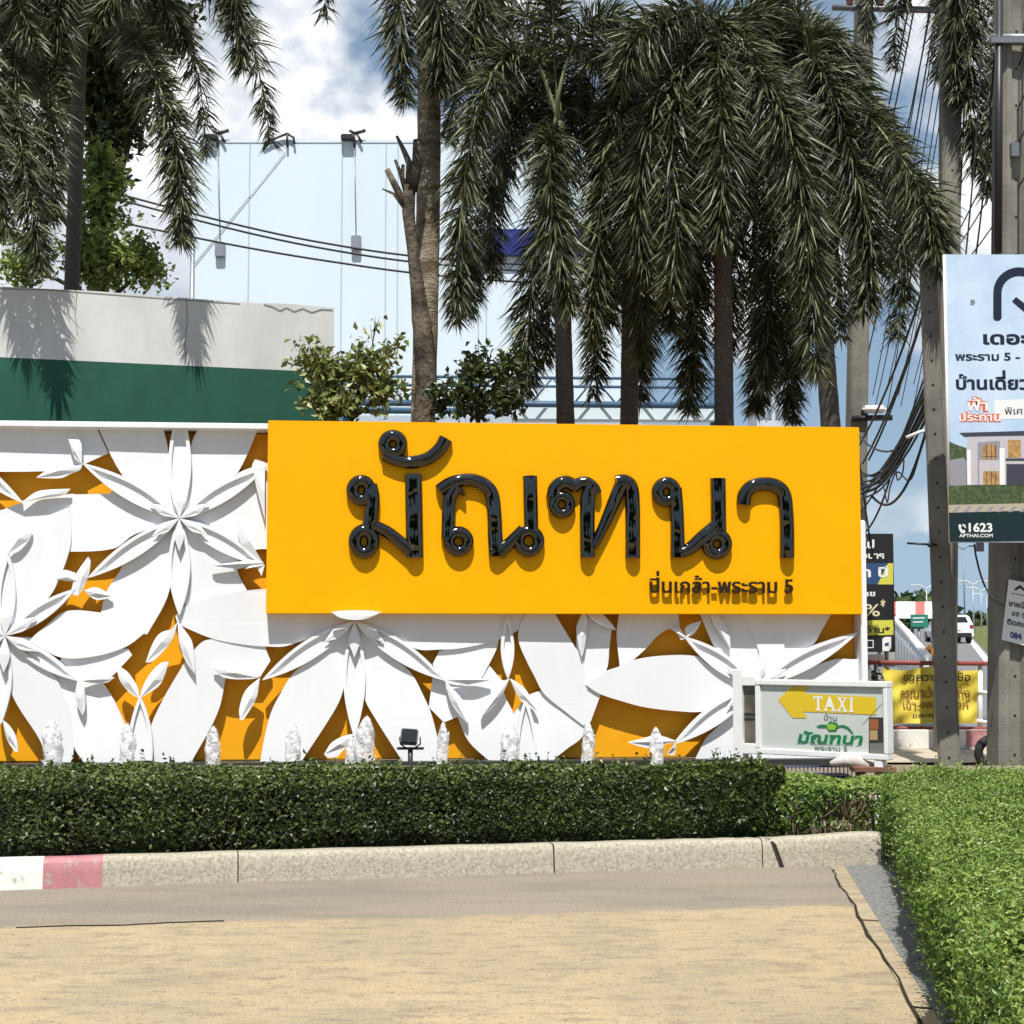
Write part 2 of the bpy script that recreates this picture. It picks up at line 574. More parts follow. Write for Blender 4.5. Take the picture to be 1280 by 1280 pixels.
def road_material():
    m = bpy.data.materials.new('worn_concrete_road'); m.use_nodes = True
    t = m.node_tree; b = t.nodes['Principled BSDF']; N = t.nodes.new; Lk = t.links.new
    co = N('ShaderNodeTexCoord')
    def noise(sc, det=6, ro=.6, st=(1, 1, 1), off=(0, 0, 0)):
        mp_ = N('ShaderNodeMapping'); mp_.inputs['Scale'].default_value = st; mp_.inputs['Location'].default_value = off
        Lk(co.outputs['Object'], mp_.inputs['Vector'])
        n = N('ShaderNodeTexNoise'); n.inputs['Scale'].default_value = sc; n.inputs['Detail'].default_value = det; n.inputs['Roughness'].default_value = ro
        Lk(mp_.outputs['Vector'], n.inputs['Vector']); return n.outputs['Fac']
    def ramp(src, lo, hi, c0=0.0, c1=1.0):
        r = N('ShaderNodeMapRange'); r.interpolation_type = 'SMOOTHSTEP'
        for k, v in (('From Min', lo), ('From Max', hi), ('To Min', c0), ('To Max', c1)): r.inputs[k].default_value = v
        Lk(src, r.inputs['Value']); return r.outputs['Result']
    def mix(f, A, B):
        x = N('ShaderNodeMix'); x.data_type = 'RGBA'
        if isinstance(f, float): x.inputs['Factor'].default_value = f
        else: Lk(f, x.inputs['Factor'])
        for k, v in (('A', A), ('B', B)):
            if isinstance(v, tuple): x.inputs[k].default_value = (*v, 1)
            else: Lk(v, x.inputs[k])
        return x.outputs['Result']
    def mth(op, a, c):
        x = N('ShaderNodeMath'); x.operation = op
        for k, v in enumerate((a, c)):
            if isinstance(v, (int, float)): x.inputs[k].default_value = v
            else: Lk(v, x.inputs[k])
        return x.outputs[0]
    tan = mix(ramp(noise(.8, 7, .6), .38, .62), (.412, .322, .192), (.352, .280, .174))
    tan = mix(ramp(noise(1.3, 10, .70, (.7, 1.3, 1), (3, 1, 0)), .49, .66, 0, .60), tan, (.225, .188, .135))
    tan = mix(ramp(noise(7.5, 10, .78, (.6, 1.3, 1), (7, 2, 0)), .48, .62, 0, .70), tan, (.20, .168, .125))
    tan = mix(ramp(noise(3.1, 9, .7, (1, 1, 1), (1, 9, 0)), .58, .72, 0, .5), tan, (.46, .375, .245))
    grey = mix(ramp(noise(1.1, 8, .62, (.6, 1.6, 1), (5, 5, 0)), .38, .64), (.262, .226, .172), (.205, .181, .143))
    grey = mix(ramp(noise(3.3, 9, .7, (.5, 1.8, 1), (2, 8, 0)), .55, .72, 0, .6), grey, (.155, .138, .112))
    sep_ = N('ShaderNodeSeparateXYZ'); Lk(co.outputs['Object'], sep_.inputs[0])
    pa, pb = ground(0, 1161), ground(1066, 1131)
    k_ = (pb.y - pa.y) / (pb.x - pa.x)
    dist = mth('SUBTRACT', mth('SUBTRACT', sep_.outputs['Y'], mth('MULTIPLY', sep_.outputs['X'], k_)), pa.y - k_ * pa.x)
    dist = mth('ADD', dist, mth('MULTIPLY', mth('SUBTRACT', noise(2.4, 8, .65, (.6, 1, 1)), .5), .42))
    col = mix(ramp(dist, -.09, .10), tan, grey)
    col = mix(ramp(noise(38, 3, .6), .60, .67, 0, .8), col, (.085, .072, .055))       # grit and specks
    col = mix(ramp(noise(70, 5, .7), .34, .56, .42, 0), col, (.12, .10, .075))
    Lk(col, b.inputs['Base Color']); b.inputs['Roughness'].default_value = .85; b.inputs['Specular IOR Level'].default_value = .25
    bp_ = N('ShaderNodeBump'); bp_.inputs['Strength'].default_value = .25; bp_.inputs['Distance'].default_value = .01
    Lk(noise(70, 6, .65), bp_.inputs['Height']); Lk(bp_.outputs['Normal'], b.inputs['Normal'])
    return m
M_road = road_material()
M_road2 = slab_material('grey_concrete', (0.245, 0.210, 0.158), (0.205, 0.180, 0.140), (0.15, 0.130, 0.105), 0.8)
M_edge = slab_material('edge_concrete', (0.36, 0.285, 0.185), (0.30, 0.25, 0.17), (0.17, 0.14, 0.10), 1.2)
M_gravel = mat('grey_gravel', (0.21, 0.21, 0.20), 0.9, 0.2, var=0.45, vscale=55, bump=0.5, bscale=110, base2=(0.14, 0.14, 0.13), mixscale=30)
M_crack = mat('joint_dirt', (0.035, 0.028, 0.02), 0.95, 0.1)

kb = [ground(-900, 1141), ground(-300, 1122), ground(0, 1113), ground(350, 1101.5), ground(700, 1091), ground(900, 1085), ground(962, 1084), ground(1010, 1083.5), ground(1110, 1081), ground(1260, 1079)]
# concrete roadway: everything in front of the kerb up to the edging strip on the right
e0, e1 = ground(1040, 1088), ground(1152, 1280)
f0, f1 = ground(1058, 1087), ground(1176, 1280)
def ext(a, b, y):
    t = (y - a.y) / (b.y - a.y); return a + (b - a) * t
eN, fN = ext(e0, e1, -4), ext(f0, f1, -4)
r_ = MB()
left = [(-14, -4, 0), (-14, kb[0].y, 0)]
eT = ext(e0, e1, 11.32)
poly = [(-14, -4), (eN.x, -4), (eT.x, eT.y)] + [(p.x, p.y + .09) for p in reversed(kb[:8]) if p.x < eT.x - .1] + [(-14, kb[0].y + .09)]
tr = geometry.tessellate_polygon([[Vector((p[0], p[1], 0)) for p in poly]])
r_.add([(p[0], p[1], 0.0) for p in poly], [tuple(t) for t in tr])
road_o = struct('road', r_, M_road)
def flip_up(o):
    bm = bmesh.new(); bm.from_mesh(o.data)
    for f in bm.faces:
        if f.normal.z < 0: f.normal_flip()
    bm.to_mesh(o.data); bm.free()
flip_up(road_o)
# flat edging strip, its dark joint and the gravel beside it
r_ = MB(); r_.add([(eN.x, eN.y, 0.006), (fN.x, fN.y, 0.006), (ext(f0, f1, 11.3).x, 11.3, 0.006), (eT.x, eT.y, 0.006)], [(0, 1, 2, 3)])
struct('edging_strip', r_, M_edge)
r_ = MB()
N = 60
vs = []
for i in range(N + 1):
    p = e0 + (eN - e0) * (i / N) ** 1.6
    w = 0.003 + 0.005 * rng.random() + (0.003 if 12 < i < 40 else 0)
    dx = 0.006 * math.sin(i * 1.9) + 0.01 * math.sin(i * 0.6)
    vs += [(p.x - w + dx, p.y, 0.010), (p.x + w * 0.6 + dx, p.y, 0.010)]
r_.add(vs, [(2*i, 2*i + 2, 2*i + 3, 2*i + 1) for i in range(N)])
for tt in (0.13, 0.27, 0.47, 0.75):          # joints between edging blocks
    a = e0 + (eN - e0) * tt; b = f0 + (fN - f0) * (tt + 0.004)
    r_.add([(a.x, a.y - .012, .0105), (b.x, b.y - .010, .0105), (b.x, b.y + .010, .0105), (a.x, a.y + .012, .0105)], [(0, 1, 2, 3)])
cr = [ground(20, 1160), ground(90, 1157.5), ground(150, 1157), ground(215, 1153.5), ground(280, 1151.5)]
for a, b in zip(cr[:-1], cr[1:]):
    r_.add([(a.x, a.y - .012, .004), (b.x, b.y - .012, .004), (b.x, b.y + .014, .004), (a.x, a.y + .010, .004)], [(0, 1, 2, 3)])
struct('road_joints', r_, M_crack)
r_ = MB()
gx0, gx1 = fN, Vector((9, -4, 0))
r_.add([(fN.x, fN.y, 0.002), (14, -4, 0.002), (14, 11.45, 0.002), (f0.x + (f0.x - f1.x) / (f0.y - f1.y) * (11.45 - f0.y), 11.45, 0.002)], [(0, 1, 2, 3)])
struct('gravel_strip', r_, M_gravel)
# planting bed behind the kerb
r_ = MB()
vs = [(p.x, p.y + 0.10, 0.135) for p in kb]; m_ = len(kb)
vs += [(p.x * 1.9, 18.3, 0.135) for p in kb]
r_.add(vs, [(i, i + 1, m_ + i + 1, m_ + i) for i in range(m_ - 1)])
struct('planting_bed', r_, M_soil)

# kerb
M_kc = mat('kerb_concrete', (0.45, 0.415, 0.335), 0.9, 0.2, var=0.22, vscale=60, bump=0.3, bscale=110, base2=(0.31, 0.275, 0.205), mixscale=48, lo=.42, hi=.62)
M_kw = mat('kerb_white_paint', (0.74, 0.73, 0.68), 0.7, 0.3, var=0.12, vscale=5, bump=0.2, bscale=50, base2=(0.42, 0.39, 0.32), mixscale=13, lo=.60, hi=.68)
M_kp = mat('kerb_pink_paint', (0.42, 0.185, 0.20), 0.7, 0.3, var=0.2, vscale=6, bump=0.2, bscale=50, base2=(0.40, 0.30, 0.27), mixscale=13, lo=.57, hi=.66)
def kerb_path():
    return catmull(kb[:7], 140)[:-1] + catmull(kb[6:], 30)
kp = kerb_path()
def px_of(p):
    d = p - CAM
    y = cP * d.y + sP * d.z; z = -sP * d.y + cP * d.z
    return 640 + F * d.x / y, 640 - F * z / y
k_ = MB()
def kprof(h, j):
    return [(0.0, 0.0), (0.012, h * 0.5), (0.018, h - 0.03), (0.032, h - 0.008), (0.055, h), (0.165, h), (0.175, h - 0.01), (0.18, 0.0)]
prev_gap = None
joints = (58, 135, 690, 957, 975)
rows = []
for i, p in enumerate(kp):
    a = kp[max(i - 1, 0)]; b = kp[min(i + 1, len(kp) - 1)]
    T = (b - a).normalized(); Nn = Vector((-T.y, T.x, 0))
    if Nn.y < 0: Nn = -Nn
    x = px_of(p)[0]
    h = 0.185 + (0.03 * min(1, max(0, (x - 950) / 130)))
    h += 0.0018 * math.sin(i * 0.7)
    d = 0.0025 * math.sin(i * 1.3)
    rows.append(([(p + Nn * (o + d) + Vector((0, 0, z))) for o, z in kprof(h, d)], x))
M8 = 8
V = [v for r, x in rows for v in r]
fs = []; ms = []
for i in range(len(rows) - 1):
    x = (rows[i][1] + rows[i+1][1]) / 2
    mi = 1 if x < -62 and int((x + 62) // 110) % 2 == 0 else 2 if x < -62 else 1 if x < 58 else 2 if x < 135 else 0
    for k in range(M8 - 1):
        k_.add([], [])
        k_.f.append((i*M8 + k, (i+1)*M8 + k, (i+1)*M8 + k + 1, i*M8 + k + 1)); k_.mi.append(mi); k_.sm.append(True)
k_.v = [tuple(v) for v in V]
# dark joints between the blocks, standing a hair proud
for jx, wd in ((300, 3), (690, 4), (953, 3)):
    i = min(range(len(rows)), key=lambda q: abs(rows[q][1] - jx))
    a, b = rows[i][0], rows[i+1][0]
    for k in range(M8 - 3):
        p0, p1 = a[k], a[k+1]
        dd = (b[k] - a[k]).normalized() * 0.005 * wd * 0.5
        n0 = Vector((0, -0.003, 0.002))
        q = [p0 + n0, p0 + dd + n0, p1 + dd + n0, p1 + n0]
        k_.add(q, [(0, 1, 2, 3)], 3)
i = min(range(len(rows)), key=lambda q: abs(rows[q][1] - 966))   # broken gap near the corner
a = rows[i][0]
k_.add([a[4] + Vector((-.05, 0, .004)), a[4] + Vector((-.015, -.004, .004)), a[2] + Vector((.022, -.012, 0)), a[0] + Vector((.075, -.016, 0)), a[0] + Vector((.05, -.016, 0)), a[2] + Vector((-.004, -.012, 0))], [(0, 5, 2, 1), (5, 4, 3, 2)], 3)
ko = struct('kerb', k_, [M_kc, M_kw, M_kp, M_crack])

# ------------------------------------------------------------------ flower relief wall
wall = empty('flower_wall', W0, (0, 0, WALL_A))
tag(wall, 'long yellow wall covered in overlapping white flower relief panels', 'wall')
S_L = wl(-420, 740, 0.0)[0]; S_R = wl(1073, 860, 0.15)[0]
Z_B = wl(640, 949, 0.1)[1]; Z_T = wl(160, 536, 0.25)[1]
b = MB(); b.bbox((S_L, 0.0, Z_B), (S_R, 0.22, Z_T - 0.01), 0.01)
b.build('back_panel', M_yback, wall)
b = MB(); b.bbox((S_L, -0.30, Z_T - 0.0), (wl(336, 530, .3)[0], 0.24, Z_T + 0.075), 0.012)
b.build('coping', M_coping, wall)
b = MB(); b.bbox((S_R + 0.002, -0.30, Z_B), (S_R + 0.075, 0.24, wl(1076, 650, .3)[1]), 0.012)
b.build('end_frame', M_white, wall)
b = MB(); b.box((S_L, -0.34, -0.02), (S_R, -0.02, Z_B - 0.004))
M_pool = mat('dark_pool_stone', (0.03, 0.032, 0.03), 0.5, 0.5, var=0.3, vscale=9)
b.build('plinth', M_pool, wall)
OA, OB, OS, OL = 0.150, 0.182, 0.228, 0.226
_j = [0]
def P_(pts, off):
    return [wl(x, y, off) for x, y in pts]
def petal(pts, layer='A', name='petal', th=None, corner=40):
    _j[0] += 1
    off = (OA if layer == 'A' else OB) + 0.0010 * (_j[0] % 9)
    mb = plate_mb(smooth_poly(P_(pts, off), corner), off, th or 0.04)
    zc = sum(v[2] for v in mb.v) / len(mb.v); xc = sum(v[0] for v in mb.v) / len(mb.v)
    kz = (0.030, -0.022, 0.010, -0.034, 0.022, 0.0, -0.014)[_j[0] % 7]; kx = (0.012, -0.012, 0.0)[_j[0] % 3]
    lim = 0.013                                   # every petal leans a little differently
    mb.v = [(x, y - max(-lim, min(lim, kz * (z - zc) + kx * (x - xc))), z) for x, y, z in mb.v]
    mb.build(name, M_white, wall)
def leaflet(pts, off=OL, dome=0.03, name='leaf'):
    """folded leaf: pts[0] is its foot, its tip is the farthest point, a ridge joins them"""
    off = off + 0.0013 * (_j[0] % 7); _j[0] += 1
    P = P_(pts, off)
    j = Vector(P[0])
    sp = smooth_poly(P, 45, 4)
    area = sum(sp[i-1][0]*sp[i][1] - sp[i][0]*sp[i-1][1] for i in range(len(sp)))
    if area < 0: sp = [sp[0]] + sp[1:][::-1]
    k = max(range(len(sp)), key=lambda i: (Vector(sp[i]) - j).length)
    m = (Vector(sp[0]) * 0.5 + Vector(sp[k]) * 0.5)
    n = len(sp)
    V = [(p[0], -off, p[1]) for p in sp] + [(p[0], -off + 0.03, p[1]) for p in sp] + [(m.x, -off - dome, m.y)]
    fs = []
    for half in ([*range(0, k + 1)], [*range(k, n), 0]):
        idx = half + [2 * n]
        pp = [Vector((V[i][0], V[i][2], 0)) for i in idx]
        for t in geometry.tessellate_polygon([pp]):
            a, b_, c = [pp[q] for q in t]
            cr = (b_.x-a.x)*(c.y-a.y) - (b_.y-a.y)*(c.x-a.x)
            if abs(cr) < 1e-9: continue
            t = t if cr > 0 else t[::-1]
            fs.append(tuple(idx[q] for q in t))
    for i in range(n):
        q = (i + 1) % n
        fs.append((i, i + n, q + n, q))
    MB().add(V, fs).build(name, M_white, wall)
def stamen(p0, p1, width, rim=4.2, off=OS, name='stamen', cut=None, sharp=0.85):
    """long lens with a raised rim round a sunken floor"""
    _j[0] += 1
    off += 0.0011 * (_j[0] % 5)
    a = Vector(wl(*p0, off)); b = Vector(wl(*p1, off))
    d = b - a; L = d.length; T = d / L; Nn = Vector((-T.y, T.x))
    pxm = L / math.hypot(p1[0]-p0[0], p1[1]-p0[1])
    W = width * pxm / 2; r = rim * pxm
    N = 18
    oL, oR, iL, iR = [], [], [], []
    for i in range(N + 1):
        t = i / N
        if cut: t *= cut
        w = max(W * math.sin(math.pi * min(1, t) ** 0.95) ** sharp, 0.004)
        wi = max(w - r, 0.0008)
        c = a + d * t
        oL.append(c + Nn * w); oR.append(c - Nn * w); iL.append(c + Nn * wi); iR.append(c - Nn * wi)
    V = []; 
    for arr, y in ((oL, off), (iL, off), (iR, off), (oR, off), (oL, off - .06), (iL, off - .034), (iR, off - .034), (oR, off - .06)):
        V += [(q.x, -y, q.y) for q in arr]
    M = N + 1; fs = []
    def strip(A, B):
        for i in range(N):
            fs.append((A*M + i, B*M + i, B*M + i + 1, A*M + i + 1))
    strip(1, 0); strip(3, 2)          # rims
    strip(5, 1); strip(2, 6)          # inner walls
    strip(6, 5)                       # floor
    strip(0, 4); strip(7, 3)          # outer walls
    mb = MB().add(V, fs)
    o = mb.build(name, M_white, wall)
    bm = bmesh.new(); bm.from_mesh(o.data)
    bm.to_mesh(o.data); bm.free()
    return o
# petals, traced flower by flower
petal([(-60,531),(119,531),(135,566),(105,580),(95,583),(55,589),(-60,589)])
petal([(-60,650),(0,638),(22,630),(60,621),(92,617),(100,640),(87,690),(20,720),(-60,716)])
petal([(224,648),(262,628),(190,560),(153,594),(150,600),(137,617),(88,618),(70,690),(141,686),(168,668)])
petal([(224,648),(196,636),(153,594),(121,531),(203,531),(209,556),(216,600)])
petal([(224,648),(232,600),(239,556),(250,531),(325,531),(296,592),(262,624)])
petal([(224,648),(262,622),(296,592),(345,575),(345,687),(321,687),(300,697),(250,668)])
petal([(224,648),(250,663),(300,690),(297,714),(309,739),(280,762),(238,772),(231,757),(228,700)])
petal([(224,648),(190,668),(160,695),(149,715),(133,740),(126,768),(150,786),(184,793),(209,747),(218,700)])
petal([(6,795),(9,700),(41,669),(87,633),(89,672),(86,690),(78,713),(62,745),(30,776)], 'B')
petal([(6,795),(40,797),(60,780),(82,764),(120,765),(151,772),(181,791),(158,808),(120,820),(77,822),(40,804)], 'B')
petal([(6,795),(45,828),(68,845),(79,867),(87,890),(92,930),(90,953),(58,953),(50,926),(22,882),(12,858)], 'B')
petal([(77,822),(120,810),(160,811),(165,819),(150,835),(138,846),(100,858),(70,835)])
petal([(60,838),(100,842),(130,857),(157,907),(163,925),(172,953),(105,953),(93,934),(86,889)])
petal([(6,795),(-10,760),(-60,700),(-90,720),(-80,770),(-30,800)], 'B')
petal([(6,795),(-30,800),(-90,800),(-140,840),(-90,880),(-30,850)], 'B')
petal([(6,795),(-10,830),(-30,880),(-40,953),(-90,953),(-80,890),(-40,840)], 'A')
petal([(-60,650),(-60,720),(-140,780),(-200,720),(-160,640)], 'A')
petal([(-90,531),(-62,531),(-62,590),(-150,640),(-230,600),(-200,531)], 'A')
petal([(-110,953),(-120,880),(-200,800),(-300,830),(-300,953)], 'A')
petal([(-230,531),(-240,620),(-300,700),(-400,680),(-400,531)], 'A')
petal([(443,775),(360,807),(330,808),(307,806),(276,801),(256,795),(222,780),(219,770),(229,759),(247,751),(273,744),(333,736),(425,740)], 'B')
petal([(443,775),(520,811),(550,812),(570,811),(594,807),(622,800),(641,792),(667,774),(660,755),(560,742),(455,742)], 'B')
petal([(443,775),(405,815),(368,840),(350,868),(339,890),(331,920),(325,953),(376,953),(417,890),(428,866),(436,820)], 'B')
petal([(443,775),(480,815),(512,839),(530,871),(540,895),(548,930),(550,953),(504,953),(469,898),(455,871),(448,820)], 'B')
petal([(231,828),(242,813),(258,800),(300,800),(331,808),(338,826),(325,846),(282,846),(275,882),(263,910),(241,949),(240,953),(187,953),(187,914),(204,874)])
petal([(541,830),(549,814),(594,804),(624,798),(620,813),(603,846),(575,856),(552,852)])
petal([(541,846),(560,838),(603,846),(612,832),(627,850),(634,851),(630,866),(642,893),(648,953),(614,953),(586,927),(572,896),(555,903),(536,884)])
petal([(660,762),(692,765),(717,806),(728,824),(733,855),(737,880),(738,903),(729,907),(710,892),(680,867),(667,843),(661,832),(648,801),(650,782)], 'B')
petal([(642,893),(660,870),(682,862),(712,890),(732,906),(727,922),(710,935),(694,948),(690,953),(646,953)])
petal([(720,800),(734,770),(765,783),(762,806),(757,840),(735,860),(726,826)])
petal([(775,762),(771,791),(775,837),(791,825),(806,812),(822,795),(837,786),(850,788),(848,762)])
petal([(732,856),(758,839),(775,833),(789,826),(823,820),(870,820),(882,829),(918,851),(945,858),(918,872),(880,889),(847,889),(806,884),(779,877),(749,867)], 'B')
petal([(731,850),(752,865),(738,903),(728,905)])
petal([(874,764),(930,764),(950,815),(947,856),(915,838),(900,822),(888,798)])
petal([(972,764),(1041,764),(1027,788),(1018,804),(990,834),(948,857)])
petal([(1045,824),(1066,824),(1073,824),(1073,953),(930,953),(920,895),(945,858),(990,842)])
petal([(918,880),(900,905),(882,924),(868,953),(940,953),(935,880)])
petal([(925,764),(979,764),(979,832),(965,852),(945,854),(949,815)], 'B')
# stamens
for a, b, w in (((224,648),(333,583),23), ((224,648),(330,707),23), ((224,648),(224,769),27), ((224,648),(110,722),24), ((224,648),(103,579),24),
                ((6,795),(94,736),21), ((6,795),(97,851),20), ((6,795),(10,690),22), ((6,795),(1,905),22), ((6,795),(-85,845),21), ((6,795),(-80,740),21),
                ((27,628),(-80,545),18), ((443,776),(328,850),25), ((443,776),(557,851),25), ((443,776),(443,921),28),
                ((945,858),(856,796),23), ((945,858),(1072,791),23), ((945,858),(843,930),24)):
    stamen(a, b, w)
stamen((224,648), (225,508), 28, cut=0.81)
stamen((175,870), (175,1010), 31, cut=0.58)
stamen((657,873), (660,1010), 27, cut=0.58)
stamen((635,848), (634,770), 17, cut=1.0, rim=4)
# small solid sepals round each flower's heart
def sepals(c, dirs, L, W, off=0.262):
    for a in dirs:
        ca, sa = math.cos(R(a)), -math.sin(R(a))
        tip = (c[0] + L*ca, c[1] + L*sa)
        mid = (c[0] + .55*L*ca, c[1] + .55*L*sa)
        nx, ny = -sa * W / 2, ca * W / 2
        leaflet([c, (c[0]+.25*L*ca+nx*.55, c[1]+.25*L*sa+ny*.55), (mid[0]+nx, mid[1]+ny), tip, (mid[0]-nx, mid[1]-ny), (c[0]+.25*L*ca-nx*.55, c[1]+.25*L*sa-ny*.55)], off, 0.012, 'sepal')
sepals((224,648), (90, 27, -30, -90, -147, 153), 41, 12)
sepals((6,795), (88, 32, -25, -92, -150, 150), 46, 14)
sepals((443,776), (-35, -90, -145), 46, 14)
sepals((945,858), (75, 30, 147, -145), 44, 13)
leaflet([(445,775),(425,772),(414,765),(430,763),(461,763),(477,765),(462,772)], 0.405, 0.004, 'sepal')
# leaf pairs at the stamen tips
for pts in ([(102,580),(102,570),(102,556),(98,548),(85,548),(93,572)],
            [(103,580),(95,582),(75,583),(60,587),(45,597),(65,598),(78,597),(88,592),(100,587)],
            [(27,628),(45,615),(62,612),(88,611),(80,618),(50,623)],
            [(10,692),(20,680),(35,660),(38,655),(40,665),(34,678),(22,690)],
            [(97,745),(88,742),(95,718),(110,696),(113,702),(110,720),(102,738)],
            [(97,727),(82,726),(70,724),(72,716),(80,712),(94,716)],
            [(105,738),(120,734),(140,745),(130,749),(118,749)],
            [(100,851),(112,846),(124,843),(143,847),(134,853),(118,854)],
            [(97,850),(104,856),(106,868),(106,886),(103,894),(97,882),(94,868)],
            [(3,900),(12,908),(20,922),(23,939),(19,940),(9,925)],
            [(222,777),(219,786),(201,791),(191,804),(182,828),(190,827),(204,814),(216,798)],
            [(222,777),(230,787),(239,800),(242,814),(244,843),(232,826),(224,803)],
            [(174,873),(172,860),(160,841),(149,833),(146,838),(151,853),(165,868)],
            [(175,873),(177,862),(187,843),(201,829),(211,827),(206,843),(199,857),(186,866)],
            [(323,847),(310,839),(294,834),(266,835),(280,847),(312,849)],
            [(325,847),(323,860),(321,871),(312,888),(304,900),(300,900),(299,886),(307,863)],
            [(330,705),(321,697),(306,669),(296,650),(297,664),(304,686),(318,700)],
            [(330,703),(318,700),(304,701),(264,707),(270,711),(297,711),(316,706)],
            [(331,706),(327,720),(321,709),(306,711),(316,704)],
            [(331,584),(332,578),(319,574),(315,582),(317,592),(321,612),(331,650)],
            [(443,917),(436,929),(422,946),(410,947),(405,943),(414,929),(428,921)],
            [(443,917),(451,933),(454,948),(448,949),(441,932)],
            [(556,849),(571,848),(582,844),(613,850),(594,857),(575,856)],
            [(556,849),(563,858),(576,872),(585,894),(584,904),(571,889),(564,878),(559,863)],
            [(637,848),(630,864),(618,881),(602,896),(601,889),(612,870),(624,855)],
            [(637,848),(645,852),(657,862),(668,880),(673,890),(659,883),(648,871)],
            [(727,822),(722,801),(721,783),(728,766),(733,768),(734,784),(730,812)],
            [(770,788),(749,781),(734,768),(752,766),(765,780)],
            [(858,798),(856,786),(861,781),(877,776),(868,792)],
            [(858,798),(851,800),(847,792),(838,786),(850,785)],
            [(913,811),(905,800),(893,781),(888,767),(897,768),(906,781),(912,795)],
            [(846,926),(830,931),(811,935),(796,932),(785,928),(804,923),(822,919)],
            [(846,926),(845,936),(843,944),(834,943),(839,936)]):
    leaflet(pts)

# ------------------------------------------------------------------ yellow sign with its raised letters
sign = empty('entrance_sign', W0, (0, 0, WALL_A))
tag(sign, 'wide yellow signboard with raised glossy black Thai letters on the flower wall', 'sign')
SF = 0.36
x0 = (wl(332.5, 530, SF)[0] + wl(335, 765, SF)[0]) / 2; x1 = (wl(1074, 535, SF)[0] + wl(1078, 766, SF)[0]) / 2
zt = (wl(340, 525.3, SF)[1] + wl(1066, 534, SF)[1]) / 2; zb = (wl(345, 767, SF)[1] + wl(1070, 768, SF)[1]) / 2
zt = wl(640, 529, SF)[1]; zb = wl(640, 767.5, SF)[1]
b = MB(); b.bbox((x0, -SF, zb), (x1, 0.235, zt), 0.006)
b.build('sign_box', M_yellow, sign)
for sx in (466, 630, 794):      # faint panel joints
    s = wl(sx, 650, SF)[0]
    MB().box((s - .003, -SF - .0012, zb + .01), (s + .003, -SF + .02, zt - .01)).build('panel_joint', M_seam, sign)
def tubeletter(strokes, rings=()):
    """strokes: (pixel centre line, width px or (w0, w1), n, smooth); swept pillow-section body standing off the board"""
    mb = MB()
    hb, hr = 0.080, 0.045
    prof = [(-1.1, 0), (-1.1, .84), (-1.06, .97), (-.95, 1.12), (-.72, 1.30), (-.40, 1.45), (0, 1.51), (.40, 1.45), (.72, 1.30), (.95, 1.12), (1.06, .97), (1.1, .84), (1.1, 0)]
    ob = SF + 0.04
    def sweep(P, Ws, closed):
        n = len(P); m = len(prof); V = []; fs = []
        for i in range(n):
            if closed: a, c = P[i-1], P[(i+1) % n]
            else: a, c = P[max(i-1, 0)], P[min(i+1, n-1)]
            T = (c - a).normalized(); Nn = Vector((-T.y, T.x))
            for s, h in prof:
                q = P[i] + Nn * (s * Ws[i] / 2)
                V.append((q.x, -SF + 0.01 - 0.0 - h * hb * (1.0 if h else 0) - 0.0, q.y))
        nn = n if closed else n - 1
        for i in range(nn):
            j = (i + 1) % n
            for k in range(m - 1):
                fs.append((i*m + k, i*m + k + 1, j*m + k + 1, j*m + k))
        if not closed:
            fs.append(tuple(range(m - 1, -1, -1))); fs.append(tuple((n-1)*m + k for k in range(m)))
        mb.add(V, fs, 0, True)
    pxm = 1 / 107.0
    for st in strokes:
        pts, w = st[0], st[1]
        P = [Vector(wl(x, y, ob)) for x, y in pts]
        n = 2 if len(P) == 2 else 8 * (len(P) - 1)
        if len(P) > 2:
            Q = catmull([Vector((p.x, p.y, 0)) for p in P], n); P = [Vector((q.x, q.y)) for q in Q]
        w0, w1 = w if isinstance(w, tuple) else (w, w)
        sweep(P, [(w0 + (w1 - w0) * i / (len(P) - 1)) * pxm for i in range(len(P))], False)
    for (cx, cy, rx, ry, w) in rings:
        P = []
        for i in range(36):
            an = 2 * math.pi * i / 36
            P.append(Vector(wl(cx + rx * math.cos(an), cy - ry * math.sin(an), ob)))
        sweep(P, [w * .86 * pxm] * 36, True)
    o = mb.build('letter', M_black, sign)
    bm = bmesh.new(); bm.from_mesh(o.data)
    bmesh.ops.recalc_face_normals(bm, faces=bm.faces[:])
    bm.to_mesh(o.data); bm.free()
    md = o.modifiers.new('edge', 'EDGE_SPLIT'); md.split_angle = R(50)
    return o
# mo ma
tubeletter([([(463,606),(466,622),(464,645),(461,662)], (15,17)), ([(468,657),(484,665),(499,677),(514,690)], (13,15)), ([(516.5,593),(518.5,697)], 19)],
           [(451.5,613,11,12,16), (455,677,11.5,14,16.5)])
# mai han akat above it
tubeletter([([(480,569),(494,575),(513,578),(535,573),(550,561),(557.5,548.5)], (13,16))], [(491,555.5,11,11,15.5)])
# no nen
tubeletter([([(549,613),(561,605),(576,600.5),(591,600.5),(606,606.5),(615,619),(618,645),(619,670),(620.5,695)], (14,17)), ([(563,606),(573,612),(581,619)], (13,3)),
            ([(569,611),(562,624),(560.5,645),(560,672)], 15), ([(612,689),(629,689)], 12), ([(623,692),(636,680),(654,662)], (15,13)), ([(662.5,595),(664,662)], 16)],
           [(573,677,12,12,15), (661,676.5,12.5,13,15)])
